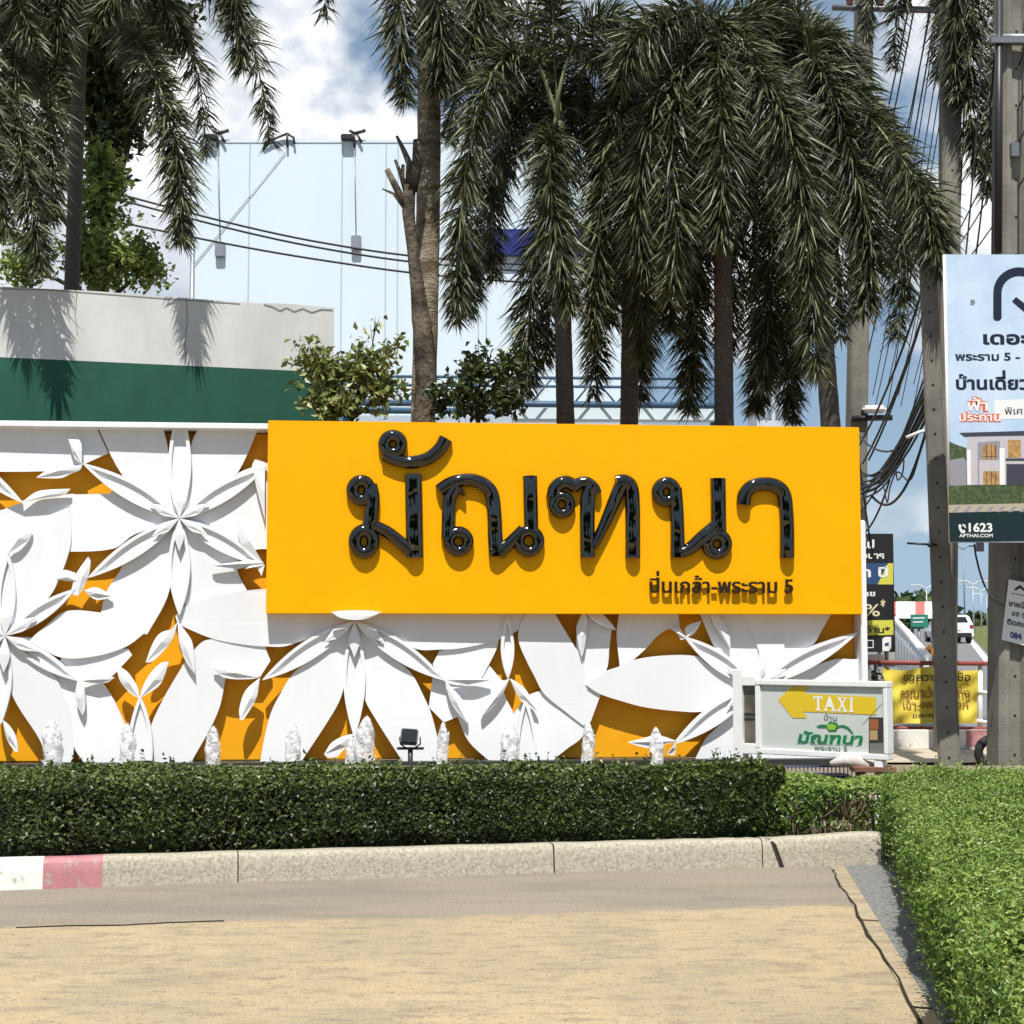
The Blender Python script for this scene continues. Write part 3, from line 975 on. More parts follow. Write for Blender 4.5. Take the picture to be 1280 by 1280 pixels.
# tho montho
tubeletter([([(691,622),(694,610),(703,603),(712,604),(720,609)], 15), ([(717,609),(726,603),(735,603),(743,609),(747,617)], (14,10)), ([(740,607),(735,622),(734,650),(734.5,697)], 16.5),
            ([(742,684),(758,650),(776,607)], (10,16)), ([(770,603),(780,602),(788,608),(790.5,625),(791,660),(791,697.5)], 16.5)],
           [(702,631,10.5,11,14)])
# no nu
tubeletter([([(844,610),(846,640),(847,670),(847,697)], (15,16)), ([(849,691),(862,686),(878,672),(897,657)], (13,17)), ([(897.5,598),(898.5,664)], 17)],
           [(833,615,11,11.5,16), (896,680,11.5,12,16)])
# sara aa
tubeletter([([(929.5,631),(931,618),(940,608),(956,605),(971,608),(980,618),(983,640),(984,665),(984,697.5)], (15.5,16))])
# place line below in small raised characters
zbase = wl(900, 741, SF)[1]
h_ = wl(900, 727.5, SF)[1] - zbase
text_part('letter', 'ปิ่นเกล้า-พระราม 5', sign, M_textdk, wl(811, 740, SF)[0], wl(990, 740, SF)[0], zbase, h_, SF + 0.035, 0.022, 0.03, each=True)

# ------------------------------------------------------------------ grey boundary wall with the green band
GA = math.atan(2000.0 / 6400.0) * 0.93
gw = empty('boundary_wall', (at(418, 384, 21.3).x, 21.3, 0), (0, 0, GA))
tag(gw, 'tall grey plastered wall with a dark green painted band behind the flowers', 'wall')
gz = at(418, 384, 21.3).z
def gwl(px, py):
    nrm = Vector((math.sin(GA), -math.cos(GA), 0)); p0 = gw.location
    d = ray(px, py); t = (p0 - CAM).dot(nrm) / d.dot(nrm); p = CAM + d * t
    return ((p - p0).dot(Vector((math.cos(GA), math.sin(GA), 0))), p.z)
g0 = gwl(200, 456)[1]
b = MB()
top = [(-14, gwl(0, 358)[1] + .1), (gwl(0,358)[0], gwl(0, 358)[1]), (gwl(120,364)[0], gwl(120,364)[1]), (gwl(200,370)[0], gwl(200,370)[1]), (gwl(320,379)[0], gwl(320,379)[1]), (gwl(345,381)[0], gwl(345,381)[1] + .02), (gwl(365,383)[0], gwl(365,383)[1] + .03), (0, gwl(418,385)[1])]
plate_mb([(-14, g0 + .004)] + [(0, g0 + .004)] + top[::-1], 0.0, 0.24, b)
b.build('upper_wall', M_plaster, gw)
b = MB(); b.box((-14, -0.004, -.02), (-0.003, 0.236, g0)); b.build('green_band', M_green, gw)
M_stain = mat('plaster_crack', (0.20, 0.20, 0.19), 0.9)
def hair(pts, w=.006):
    P = [gwl(*q) for q in pts]; m = MB()
    for (xa, za), (xb, zb_) in zip(P[:-1], P[1:]):
        d = Vector((xb - xa, zb_ - za)).normalized() * w; n_ = (-d.y, d.x)
        m.add([(xa - n_[0], -.003, za - n_[1]), (xb - n_[0], -.003, zb_ - n_[1]), (xb + n_[0], -.003, zb_ + n_[1]), (xa + n_[0], -.003, za + n_[1])], [(0, 1, 2, 3)])
    m.build('plaster_crack', M_stain, gw)
hair([(330,381),(341,384),(350,389),(358,385),(368,390),(378,386),(390,391),(402,387),(416,388)], .012)
hair([(0,361),(60,362.5),(120,367),(200,373),(300,380)], .008)
hair([(233,372),(234,400),(231,430),(233,455)], .005); hair([(96,366),(94,395),(97,420)], .004)
#@@PART3
# ------------------------------------------------------------------ leaf clouds, hedges
def unit(v):
    return v / np.maximum(np.linalg.norm(v, axis=-1, keepdims=True), 1e-9)
def leaf_quads(C, N, L, W, g, fold=0.25, tang=0.75):
    """C centres (n,3), N outward directions; returns (n*4,3) vertices of folded pointed leaves"""
    n = len(C)
    r = unit(g.normal(size=(n, 3)))
    nn = unit(N * tang + r * (1.1 - tang * 0.6))
    d = unit(np.cross(nn, unit(g.normal(size=(n, 3)))))
    w = np.cross(nn, d)
    s = (0.65 + 0.7 * g.random((n, 1)))
    L = L * s; W = W * s
    b = C - d * L * 0.5; t = C + d * L * 0.5
    m = C - d * L * 0.08
    l = m + w * W * 0.5 + nn * W * fold; rr = m - w * W * 0.5 + nn * W * fold
    return np.stack([b, rr, t, l], 1).reshape(-1, 3)
def clump(x, f):
    """smooth pseudo noise in -1..1"""
    a = np.sin(x[:, 0]*f*1.7 + 1.3*np.sin(x[:, 1]*f*1.1) + 0.4) + np.sin(x[:, 1]*f*2.1 + 1.7*np.sin(x[:, 2]*f*1.3) + 2.0) + np.sin(x[:, 2]*f*1.9 + 1.1*np.sin(x[:, 0]*f*1.6) + 4.0)
    return a / 3
def leafy(name, C, N, L, W, m, parent=None, seed=1, extra=None, extra_mats=(), tang=0.75, top_tint=None):
    g = np.random.default_rng(seed)
    V = leaf_quads(C, N, L, W, g, tang=tang)
    n = len(C)
    rv = np.clip(g.random(n) * 0.75 + 0.18 * clump(C, 5.0) + 0.12, 0, 1)
    if top_tint is not None: rv = np.clip(rv + top_tint, 0, 1)
    q = np.arange(n * 4).reshape(-1, 4)
    return np_mesh(name, V, q, np.zeros((0, 3)), [m, *extra_mats], parent, np.repeat(rv, 4), extra=extra)
def poly_interp(pts, u):
    pts = np.asarray(pts)
    k = np.clip((u * (len(pts) - 1)).astype(int), 0, len(pts) - 2)
    f = u * (len(pts) - 1) - k
    return pts[k] * (1 - f)[:, None] + pts[k + 1] * f[:, None]
def hedge(name, label, front, back, z0, z1, n_front, n_top, n_end, L, W, m, seed, rough=0.05, twigs=0, cat='hedge', inset=0.09, group=None, sprig=0):
    """front/back: matching (x,y) polylines of the two long faces"""
    g = np.random.default_rng(seed)
    fr = np.asarray(front, float); bk = np.asarray(back, float)
    root = empty(name, (float(fr[0][0]), float(fr[0][1]), z0))
    tag(root, label, cat, group)
    o0 = np.array([fr[0][0], fr[0][1], z0])
    Cs = []; Ns = []
    def push(P, N):
        P = P + N * (rough * clump(P, 2.6) + 0.5 * rough * clump(P, 7.0))[:, None] - N * (g.exponential(0.022, len(P)))[:, None] + N * 0.02
        Cs.append(P); Ns.append(N)
    for pl, other, n in ((fr, bk, n_front), (bk, fr, n_front // 3)):
        u = g.random(n); p = poly_interp(pl, u); q = poly_interp(other, u)
        out = unit(np.concatenate([p - q, np.zeros((n, 1))], 1))
        v = g.random(n) ** 0.9
        P = np.concatenate([p, (z0 + 0.02 + v * (z1 - z0 - 0.02))[:, None]], 1)
        P -= out * (0.07 * np.clip((v - 0.86) / 0.14, 0, 1) ** 2)[:, None]
        P -= out * (0.05 * np.clip((0.25 - v) / 0.25, 0, 1))[:, None]
        push(P, out + np.array([0, 0, 0.25]))
    n = n_top
    u = g.random(n); v = g.random(n)
    p = poly_interp(fr, u) * (1 - v)[:, None] + poly_interp(bk, u) * v[:, None]
    edge = np.minimum(v, 1 - v)
    P = np.concatenate([p, (z1 - 0.05 * np.clip((0.10 - edge) / 0.10, 0, 1) ** 2)[:, None]], 1)
    push(P, np.tile([0, 0, 1.0], (n, 1)))
    for e, sgn in ((0, -1), (-1, 1)):
        n = n_end
        a, b_ = fr[e], bk[e]
        v = g.random(n); w = g.random(n)
        p = a * (1 - v)[:, None] + b_ * v[:, None]
        dirx = fr[-1] - fr[0]; dirx = dirx / np.linalg.norm(dirx) * sgn
        P = np.concatenate([p, (z0 + 0.02 + w * (z1 - z0 - 0.02))[:, None]], 1)
        N = np.tile([dirx[0], dirx[1], 0.1], (n, 1))
        bow = 0.13 * (1 - (2 * v - 1) ** 2)
        P += N * bow[:, None]
        push(P, N)
    C = np.concatenate(Cs) - o0; N = np.concatenate(Ns)
    side_ = N[:, 2] < 0.6
    keep = ~((clump(C, 3.3) + 0.5 * clump(C + 3, 9.0) < -0.42) & (g.random(len(C)) < 0.62) & side_)
    C = C[keep]; N = N[keep]
    if sprig:                        # shoots that stick out of the trimmed top
        k = g.integers(0, len(C), sprig)
        base = C[k]; d = unit(N[k] + g.normal(size=(sprig, 3)) * 0.6); lng = (g.random((sprig, 1)) ** 3)
        for s in range(4):
            C = np.concatenate([C, base + d * ((0.016 + 0.016 * s) * (0.6 + 1.4 * lng))]); N = np.concatenate([N, g.normal(size=(sprig, 3))])
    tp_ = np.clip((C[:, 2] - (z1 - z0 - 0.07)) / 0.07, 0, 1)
    leafy('foliage', C, unit(N), L, W, m, root, seed + 1, top_tint=0.30 * tp_)  # leaf tone shifts paler close to the hedge top
    core = MB()
    cx = np.array([*fr, *bk[::-1]])
    cen = cx.mean(0)
    kf = []
    for i in range(len(fr)):
        d = bk[i] - fr[i]; d = d / np.linalg.norm(d)
        kf.append((fr[i] + d * inset, bk[i] - d * inset))
    n = len(kf)
    V = []
    for a, b_ in kf:
        V += [(a[0]-o0[0], a[1]-o0[1], 0), (a[0]-o0[0], a[1]-o0[1], z1 - z0 - inset), (b_[0]-o0[0], b_[1]-o0[1], z1 - z0 - inset), (b_[0]-o0[0], b_[1]-o0[1], 0)]
    fs = []
    for i in range(n - 1):
        for k in range(3): fs.append((i*4 + k, i*4 + k + 1, (i+1)*4 + k + 1, (i+1)*4 + k))
    fs += [(0, 1, 2, 3), ((n-1)*4 + 3, (n-1)*4 + 2, (n-1)*4 + 1, (n-1)*4)]
    if not twigs:
        core.add(V, fs); core.build('inner_branches', M_core, root)
    else:
        for i in range(twigs):
            u = np.array([g.random()]); v = g.random() * 0.4 + 0.0
            p = (poly_interp(fr, u) * (1 - v) + poly_interp(bk, u) * v)[0]
            base = Vector((p[0] - o0[0], p[1] - o0[1], 0))
            fk = base + Vector((g.normal() * 0.02, 0, (z1 - z0) * (.25 + .15 * g.random())))
            core.tube([base, fk], [0.007, 0.006], 5)
            for q in range(4):
                e = fk + Vector((g.normal() * 0.075, g.normal() * 0.05, (z1 - z0) * (0.25 + 0.3 * g.random())))
                mid = fk.lerp(e, 0.5) + Vector((g.normal() * 0.02, g.normal() * 0.01, 0))
                core.tube([fk, mid, e], [0.005, 0.004, 0.002], 4)
        core.build('stems', M_twig, root)
    return root
# long clipped hedge behind the kerb
xs = [p for p in kerb_path() if px_of(p)[0] < 966]
sel = [xs[i] for i in np.linspace(0, len(xs) - 1, 12).astype(int)]
front = [(p.x * 1.0, p.y + 0.25) for p in sel]
back = [(p.x * 1.06, 11.85) for p in sel]
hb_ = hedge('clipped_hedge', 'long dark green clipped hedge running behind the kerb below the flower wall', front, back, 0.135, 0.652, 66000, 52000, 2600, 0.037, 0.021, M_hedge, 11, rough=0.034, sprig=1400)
# thin end of the hedge
a = ground(975, 1052, 0.15); c = ground(1112, 1047, 0.15)
front = [(a.x + (c.x - a.x) * t, a.y + 0.12 + (c.y - a.y) * t) for t in np.linspace(-0.1, 1.25, 5)]
back = [(p[0], p[1] + 0.62) for p in front]
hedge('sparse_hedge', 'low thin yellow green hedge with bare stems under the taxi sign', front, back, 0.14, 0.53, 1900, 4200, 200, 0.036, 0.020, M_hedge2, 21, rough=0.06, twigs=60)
# big bright hedge at the right
fa = ground(1110, 1083); fb = ground(1186, 1280)
def rl(t): return np.array([fa.x + (fb.x - fa.x) * t, fa.y + (fb.y - fa.y) * t])
front = [rl(t) for t in np.linspace(-0.08, 1.55, 9)]
back = [(p[0] + 2.4, p[1] + 0.35) for p in front]
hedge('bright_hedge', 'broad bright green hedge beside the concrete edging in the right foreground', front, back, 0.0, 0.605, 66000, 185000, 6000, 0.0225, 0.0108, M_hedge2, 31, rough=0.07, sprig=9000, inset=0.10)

# ------------------------------------------------------------------ foxtail palms
def frond(P, L, n, parent, seed, rad=0.022, bare=0.12, droop=0.32, width=0.03):
    """P: world points of the stalk, L leaflet length; leaflets stand all round the stalk like a bottle brush"""
    n = int(n * 1.35)
    g = np.random.default_rng(seed)
    o = parent.matrix_world.translation if False else Vector(parent.location)
    S = catmull([Vector(p) - o for p in P], 40)
    A = np.array([tuple(p) for p in S])
    u = bare + (1 - bare) * g.random(n) ** 0.95
    u = u[(np.sin(u * 47 + seed) + np.sin(u * 113 + 2.1 * seed)) > -1.25]; n = len(u)
    k = np.clip((u * 39).astype(int), 0, 38); f = (u * 39 - k)[:, None]
    C = A[k] * (1 - f) + A[k + 1] * f
    T = unit(A[k + 1] - A[k])
    up = np.tile([0.05, 0.08, 1.0], (n, 1))
    side = unit(np.cross(T, up)); nor = np.cross(side, T)
    ph = g.random(n) * 2 * np.pi
    rad_ = side * np.cos(ph)[:, None] + nor * np.sin(ph)[:, None]
    # the plume is flattened a little: fewer leaflets straight up and down the stalk's faces
    d = unit(rad_ * 0.95 + T * (0.30 + 0.55 * g.random((n, 1))) + np.array([0, 0, -droop * 0.55]) + 0.16 * g.normal(size=(n, 3)))
    prof = np.clip(np.minimum((u - bare) / 0.10 + 0.45, 1.0), 0, 1) * (1 - 0.55 * np.clip((u - 0.72) / 0.28, 0, 1))
    ll = (L * prof * (0.62 + 0.62 * g.random(n)))[:, None]
    w = unit(np.cross(d, g.normal(size=(n, 3)))) * (width * (0.7 + 0.5 * g.random((n, 1))))
    gv = np.array([0, 0, -1.0])
    m = C + d * ll * 0.5 + gv * ll * droop * 0.10
    t = C + d * ll * 0.95 + gv * ll * droop * (0.35 + 0.6 * g.random((n, 1)))
    V = np.stack([C - w * 0.22, C + w * 0.22, m + w * 0.5, m - w * 0.5, t], 1).reshape(-1, 3)
    b5 = np.arange(n) * 5
    quads = np.stack([b5, b5 + 1, b5 + 2, b5 + 3], 1)
    tris = np.stack([b5 + 3, b5 + 2, b5 + 4], 1)
    rv = np.clip(g.random(n) * 0.8 + 0.10 + 0.10 * g.normal(size=n), 0, 1)
    ex = MB()
    ex.tube(S[::2] + [S[-1]], [rad * (1 - 0.85 * i / 20) for i in range(21)], 6, 1)
    return np_mesh('frond', V, quads, tris, [M_palm, M_rachis], parent, np.repeat(rv, 5), extra=ex)
_fs = [100]
def palm(label, base, crown, r0, r1, fronds, L=0.52, n=720, bark=None, lean=(), extra_up=6, up_len=3.0, seed=1, shaft=0.9, bark_extra=None, width=0.0245):
    """base, crown: world points; fronds: lists of (px, py, Y) photo points after the crown"""
    base = Vector(base); crown = Vector(crown)
    root = empty('palm_tree', base)
    tag(root, label, 'palm tree', 'foxtail palms behind the walls')
    mb = MB()
    path = catmull([base, *[Vector(q) for q in lean], crown], 46)
    H = (crown - base).length
    rr = []
    for i in range(46):
        t = i / 45
        r = r0 + (r1 - r0) * t
        r *= 1 + 0.035 * (i % 2) + 0.25 * max(0, 0.06 - t) / 0.06
        rr.append(r)
    mb.tube([p - base for p in path], rr, 14, 0)
    mb.build('trunk', bark or M_bark, root)
    sh = MB()
    c0 = crown - base
    axis = (path[-1] - path[-3]).normalized()
    sh.tube([c0 - axis * 0.02, c0 + axis * shaft * .5, c0 + axis * shaft], [r1 * 1.15, r1 * 1.0, r1 * 0.45], 12)
    sh.build('crownshaft', M_shaft, root)
    top = crown + axis * shaft * 0.8
    for fp in fronds:
        kw = {}
        if isinstance(fp, dict): kw = dict(fp); fp = kw.pop('p')
        pts = [at(*q) for q in fp]
        if not kw.pop('free', False): pts = [top] + pts
        _fs[0] += 1
        ln = sum((pts[i+1] - pts[i]).length for i in range(len(pts) - 1))
        frond(pts, kw.get('L', L), int(kw.get('n', n) * max(0.6, ln / 3.0)), root, _fs[0], bare=kw.get('bare', 0.14), width=width, rad=kw.get('rad', 0.022))
    g = random.Random(seed)
    for i in range(extra_up):
        az = 0.35 + (math.pi - 0.7) * (i + 0.2 + g.random() * 0.6) / extra_up
        el = g.uniform(0.5, 1.25)
        ln = up_len * g.uniform(0.85, 1.1)
        d = Vector((math.cos(az), math.sin(az), 0))
        pts = [top, top + d * ln * 0.25 * math.cos(el) + Vector((0, 0, ln * 0.28 * math.sin(el))),
               top + d * ln * 0.55 + Vector((0, 0, ln * 0.30 * math.sin(el) - .05)), top + d * ln * 0.82 + Vector((0, 0, ln * (0.18 * math.sin(el) - .22))), top + d * ln * 0.93 + Vector((0, 0, ln * (-.55)))]
        _fs[0] += 1
        frond(pts, L, n, root, _fs[0], width=width)
    return root
def gb(px, py, Y):           # the trunk foot on the ground under a trunk pixel
    p = at(px, py, Y); return (p.x, p.y, 0)
YA = 22.6
palm('foxtail palm with slim ringed trunk rising behind the grey wall on the left', gb(82, 400, YA), at(100, 60, YA), 0.135, 0.095,
     [[(150,25,22),(185,75,21.0),(212,150,20.5),(224,225,20.25),(227,302,20.15)],
      [(170,-90,22.4),(250,-70,22),(292,0,21.7),(303,85,21.6)],
      [(105,-60,22.2),(80,-30,21.6),(72,40,21.3),(80,115,21.2)],
      [(60,-40,22),(25,30,21.0),(20,130,20.2),(38,250,19.7),(50,335,19.6)],
      [(70,-60,22),(5,-20,21.2),(-20,80,20.2),(-8,200,19.7),(8,290,19.5)],
      [(90,-20,22.8),(62,60,21.6),(62,170,20.4),(64,270,19.9)],
      [(140,-60,22.8),(165,-40,23.4),(210,10,23.6),(235,60,23.7)],
      [(70,-90,21.6),(30,-80,20.8),(20,-10,20.3),(45,60,20.2)],
      [(130,-80,21.5),(160,-70,20.9),(150,-20,20.6),(120,30,20.5)]], extra_up=5, seed=1)
YB = 21.4
tb = palm('tall palm with thick pale scarred trunk above the left part of the sign', gb(519, 520, YB), at(528, -150, YB), 0.17, 0.15,
     [[(515,-170,21),(500,-70,20.7),(500,40,20.6),(508,128,20.6)],
      [(560,-170,21.2),(600,-60,21),(590,40,20.9),(578,100,20.9)],
      [(570,-140,21.9),(605,-70,22.2),(618,20,22.3),(620,90,22.3)],
      [(530,-100,20.9),(545,-20,20.6),(552,60,20.6),(548,110,20.6)],
      [(590,-170,21.8),(640,-150,22),(670,-90,22.2)]], bark=M_barkl, extra_up=6, seed=2, lean=[at(536, 200, YB)])
YC = 21.2
palm('middle foxtail palm whose arched fronds spring from a pale green shaft', gb(716, 500, YC), at(700, 250, YC), 0.15, 0.10,
     [dict(p=[(693,165,20.9),(687,190,20.5),(690,250,20.2),(699,315,20.1),(714,385,20.1)], L=0.56, n=1000),
      dict(p=[(687,118,21.1),(668,74,21.0),(630,72,20.8),(598,135,20.5),(580,230,20.4),(572,330,20.4),(570,400,20.4)], n=800, bare=.24, rad=.034),
      dict(p=[(686,128,21.4),(655,112,21.5),(632,160,21.6),(616,250,21.6),(619,352,21.6)], n=700, bare=.2),
      dict(p=[(699,115,21.0),(717,58,20.9),(752,22,20.8),(800,40,20.8),(835,110,20.8)], n=800, bare=.34, rad=.034),
      dict(p=[(700,130,21.4),(738,140,21.6),(758,230,21.7),(762,330,21.7),(765,400,21.7)], bare=.2),
      [(692,200,21.9),(668,320,22.0),(660,420,22.0),(656,492,22.0)],
      [(690,140,21.6),(655,160,22),(615,230,22.2),(594,320,22.2),(586,390,22.2)],
      [(692,60,21.2),(691,10,21.2),(688,-60,21.2)],
      [(690,100,21.5),(660,20,21.8),(610,20,22.2),(575,90,22.4),(560,180,22.4)]], extra_up=0, seed=3, shaft=1.35)
YD = 21.9
palm('slender dark trunked palm standing close right of the middle palm', gb(781, 510, YD), at(789, 190, YD), 0.15, 0.10,
     [[(785,80,21.6),(762,150,21.2),(752,250,21),(745,350,21),(742,430,21)],
      [(775,110,22.3),(757,250,22.5),(749,380,22.5),(742,495,22.5)],
      [(800,110,22.3),(812,250,22.5),(806,390,22.5),(800,500,22.5)],
      [(792,80,21.6),(815,140,21.2),(826,240,21),(836,340,21),(840,410,21)],
      [(795,60,22.2),(840,70,22.5),(875,140,22.6),(880,240,22.6)],
      [(785,90,21.5),(775,160,21.1),(790,260,20.9),(800,370,20.9),(805,450,20.9)],
      [(780,60,21.7),(730,90,21.4),(712,170,21.9),(700,280,22.2),(690,380,22.3),(680,450,22.3)]], extra_up=3, seed=4)
YE = 21.0
palm('full crowned palm whose shaggy fronds hide most of its trunk right of centre', gb(904, 500, YE), at(902, 150, YE), 0.15, 0.105,
     [dict(p=[(900,30,20.7),(898,75,20.2),(902,150,19.9),(905,235,19.8),(900,300,19.8)], n=950, L=0.56),
      dict(p=[(880,20,20.7),(840,22,20.3),(795,50,20.0),(775,105,19.9)], L=0.60, n=800),
      dict(p=[(890,40,20.8),(850,100,20.4),(840,200,20.2),(845,290,20.1),(836,375,20.1)], n=900, L=0.56),
      dict(p=[(885,60,20.8),(830,110,20.4),(805,190,20.3),(798,280,20.3),(812,350,20.3)], n=900, L=0.56),
      dict(p=[(915,40,20.7),(950,95,20.2),(982,150,19.9),(1003,240,19.7),(1014,350,19.7),(1022,465,19.7)], n=1000, L=0.60),
      [(892,120,21.6),(876,300,21.8),(866,430,21.8),(862,512,21.8)],
      [(922,150,21.6),(944,300,21.8),(950,430,21.8),(944,512,21.8)],
      [(905,60,21.3),(915,160,21.3),(922,260,21.3),(915,380,21.3),(905,440,21.3)],
      [(895,60,21.4),(870,180,21.4),(872,300,21.4),(868,420,21.4)],
      [(930,20,21.3),(985,40,21.6),(1025,110,21.8),(1040,200,21.9)],
      [(935,70,21.3),(960,180,21.4),(965,300,21.4),(960,410,21.4),(955,480,21.4)]], extra_up=3, seed=5)
YF = 21.3
palm('rightmost of the big palms leaning toward the concrete poles', gb(1062, 515, YF), at(1010, 150, YF), 0.155, 0.105,
     [dict(p=[(1015,70,20.9),(1045,130,20.4),(1070,215,20.1),(1088,310,20),(1080,390,20)], n=1050, L=0.60),
      dict(p=[(1020,85,21),(1062,110,20.7),(1103,170,20.5),(1135,240,20.4),(1150,310,20.4)], n=800),
      dict(p=[(1040,100,21),(1090,150,20.2),(1138,215,19.4),(1166,280,19.1),(1176,338,19.0)], n=800),
      dict(p=[(1015,50,21.3),(1040,50,21.4),(1070,90,21.5),(1095,160,21.6)], n=950),
      [(1025,80,21.5),(1080,150,21.8),(1120,250,22),(1130,340,22.1),(1120,420,22.1)],
      [(1005,70,21.5),(985,160,21.5),(990,290,21.5),(1000,390,21.5),(1003,460,21.5)],
      [(1010,90,21.3),(1040,200,21.3),(1048,310,21.3),(1050,420,21.3)],
      [(1003,150,21.8),(986,320,22),(984,440,22),(990,522,22)],
      [(1005,40,21.3),(985,0,21.5),(960,-10,21.7),(930,40,22)],
      [(1020,50,21.8),(1060,100,22.3),(1105,190,22.6),(1125,300,22.7)]], extra_up=2, seed=6)
palm('palm behind the right hand pole of which only drooping frond tips show', gb(1264, 700, 23), at(1266, -60, 23), 0.14, 0.10,
     [[(1250,-160,22.6),(1215,-150,22.2),(1198,-40,22),(1194,60,22),(1198,120,22)],
      [(1255,-150,22.6),(1230,-110,22.2),(1218,0,22),(1212,110,22),(1220,210,22)],
      [(1270,-150,22.6),(1262,-60,22.2),(1250,60,22.1),(1238,160,22.1),(1236,240,22.1)]], extra_up=5, seed=8)
# ------------------------------------------------------------------ broad-leaved plants
def bush(name, label, cat, base_px, clusters, m, L, W, seed, wood=M_wood, r=0.03, ground_z=0.0, group=None, loose=False):
    """clusters: (px, py, Y, radius x px, radius z px, leaves)"""
    g = np.random.default_rng(seed)
    b0 = Vector(gb(*base_px))
    root = empty(name, b0); tag(root, label, cat, group)
    Cs, Ns = [], []
    st = MB()
    fork = at(base_px[0], base_px[1], base_px[2]) - b0
    st.tube([Vector((0, 0, ground_z)), fork * 0.5 + Vector((g.normal() * .05, 0, 0)), fork], [r * 1.5, r * 1.2, r], 8)
    for (px, py, Y, rx, rz, n) in clusters:
        c = at(px, py, Y) - b0; sc = Y / F
        mid = fork.lerp(Vector(c), 0.55) + Vector((g.normal() * .08, g.normal() * .08, 0.05))
        st.tube([fork, mid, Vector(c)], [r * 0.7, r * 0.45, r * 0.2], 6)
        ns = max(5, int(n / (16 if loose else 42)))
        for q in range(ns):
            dv = unit(g.normal(size=3)) * np.array([rx * sc, rx * sc * .8, rz * sc]) * (1.15 if loose else 0.9) * (0.35 + 0.75 * g.random())
            e = np.array(c) + dv
            s0 = np.array(mid.lerp(Vector(c), 0.3 + 0.7 * g.random()))
            bend = (s0 + e) / 2 + np.array([0, 0, 0.12 * np.linalg.norm(e - s0)])
            st.tube([Vector(s0), Vector(bend), Vector(e)], [r * 0.22, r * 0.16, r * 0.08], 4)
            k = int(n / ns)
            tt = g.random(k) ** (0.6 if loose else 0.5)
            P = (s0[None] * ((1 - tt) ** 2)[:, None] + bend[None] * (2 * tt * (1 - tt))[:, None] + e[None] * (tt ** 2)[:, None]) + g.normal(size=(k, 3)) * (L * (0.55 if loose else 0.9))
            Cs.append(P); Ns.append(unit(g.normal(size=(k, 3)) * .6 + np.array([0, -0.3, 0.75])))
    leafy('crown', np.concatenate(Cs), np.concatenate(Ns), L, W, m, root, seed + 1, tang=0.5)
    st.build('trunk', wood, root)
    return root
bush('broadleaf_tree', 'dark broad leaved tree behind the slim palm on the left', 'tree', (118, 330, 25.0),
     [(150,40,24.5,75,60,900),(205,20,24.6,60,50,700),(120,120,24.8,55,70,800),(165,120,24.6,40,60,500),(90,60,25,80,80,900),(30,60,25,70,90,900),(130,190,24.6,40,60,450),(0,150,25,50,90,700)], M_broad, 0.17, 0.085, 41, r=0.10)
bush('leafy_tree', 'sunlit yellow green bushy tree just above the grey wall on the left', 'tree', (130, 380, 24.0),
     [(125,260,23.6,40,60,700),(150,320,23.4,55,45,1000),(190,330,23.4,35,35,520),(110,330,23.6,50,45,800),(15,330,23.8,45,45,800),(120,200,23.8,28,50,400),(140,230,23.8,25,40,260)], M_fresh, 0.12, 0.06, 43, r=0.07)
bush('shrub', 'pale leaved shrub overlapping the end of the grey wall behind the sign', 'shrub', (440, 525, 20.6),
     [(385,455,20.3,26,34,230),(420,470,20.3,34,30,330),(455,455,20.4,36,32,340),(480,485,20.5,36,36,360),(430,505,20.3,55,22,420),(395,490,20.3,25,25,200),(470,403,20.6,12,8,14),(492,435,20.6,16,14,40)], M_shrub, 0.125, 0.062, 45, r=0.025, loose=True)
bush('shrub', 'dark tangled shrub with dry twigs right of the thick pale trunk', 'shrub', (598, 525, 20.7),
     [(600,455,20.5,34,30,230),(575,490,20.4,30,35,260),(625,470,20.6,30,30,190),(640,500,20.5,26,22,190),(600,500,20.4,50,26,320),(550,500,20.5,20,28,150),(640,450,20.7,22,22,80),(655,470,20.7,18,30,90)], M_broad, 0.115, 0.06, 47, r=0.03, loose=True)
# pruned trunk leaning against the tall palm
b0 = Vector(gb(527, 520, 20.9))
pt = empty('pruned_tree', b0); tag(pt, 'bare pruned trunk with cut branch stubs climbing beside the thick pale palm', 'tree')
def W(px, py, Y=20.9): return at(px, py, Y) - b0
mb = MB(); mb.tube([Vector((0, 0, 0)), W(528, 520), W(533, 480), W(532, 440), W(526, 400), W(521, 360), W(516, 310), W(510, 265), W(512, 232)], [.15, .135, .14, .115, .12, .09, .075, .085, .075], 12, jitter=0.2)
mb.build('trunk', M_wood, pt)
for pts, r_ in (([W(509,262), W(494,232), W(484,212)], [.06,.045,.04]), ([W(510,250), W(500,215), W(494,200)], [.04,.03,.022]), ([W(511,240), W(512,205), W(505,188), W(496,170)], [.06,.05,.035,.02]),
                ([W(514,238), W(522,205), W(522,175)], [.085,.07,.06]), ([W(507,262), W(492,242), W(478,236)], [.03,.02,.012]), ([W(508,240), W(503,222), W(504,206)], [.04,.03,.025])):
    mb = MB(); mb.tube(pts, r_, 8, jitter=0.1); mb.build('branch_stub', M_wood, pt)
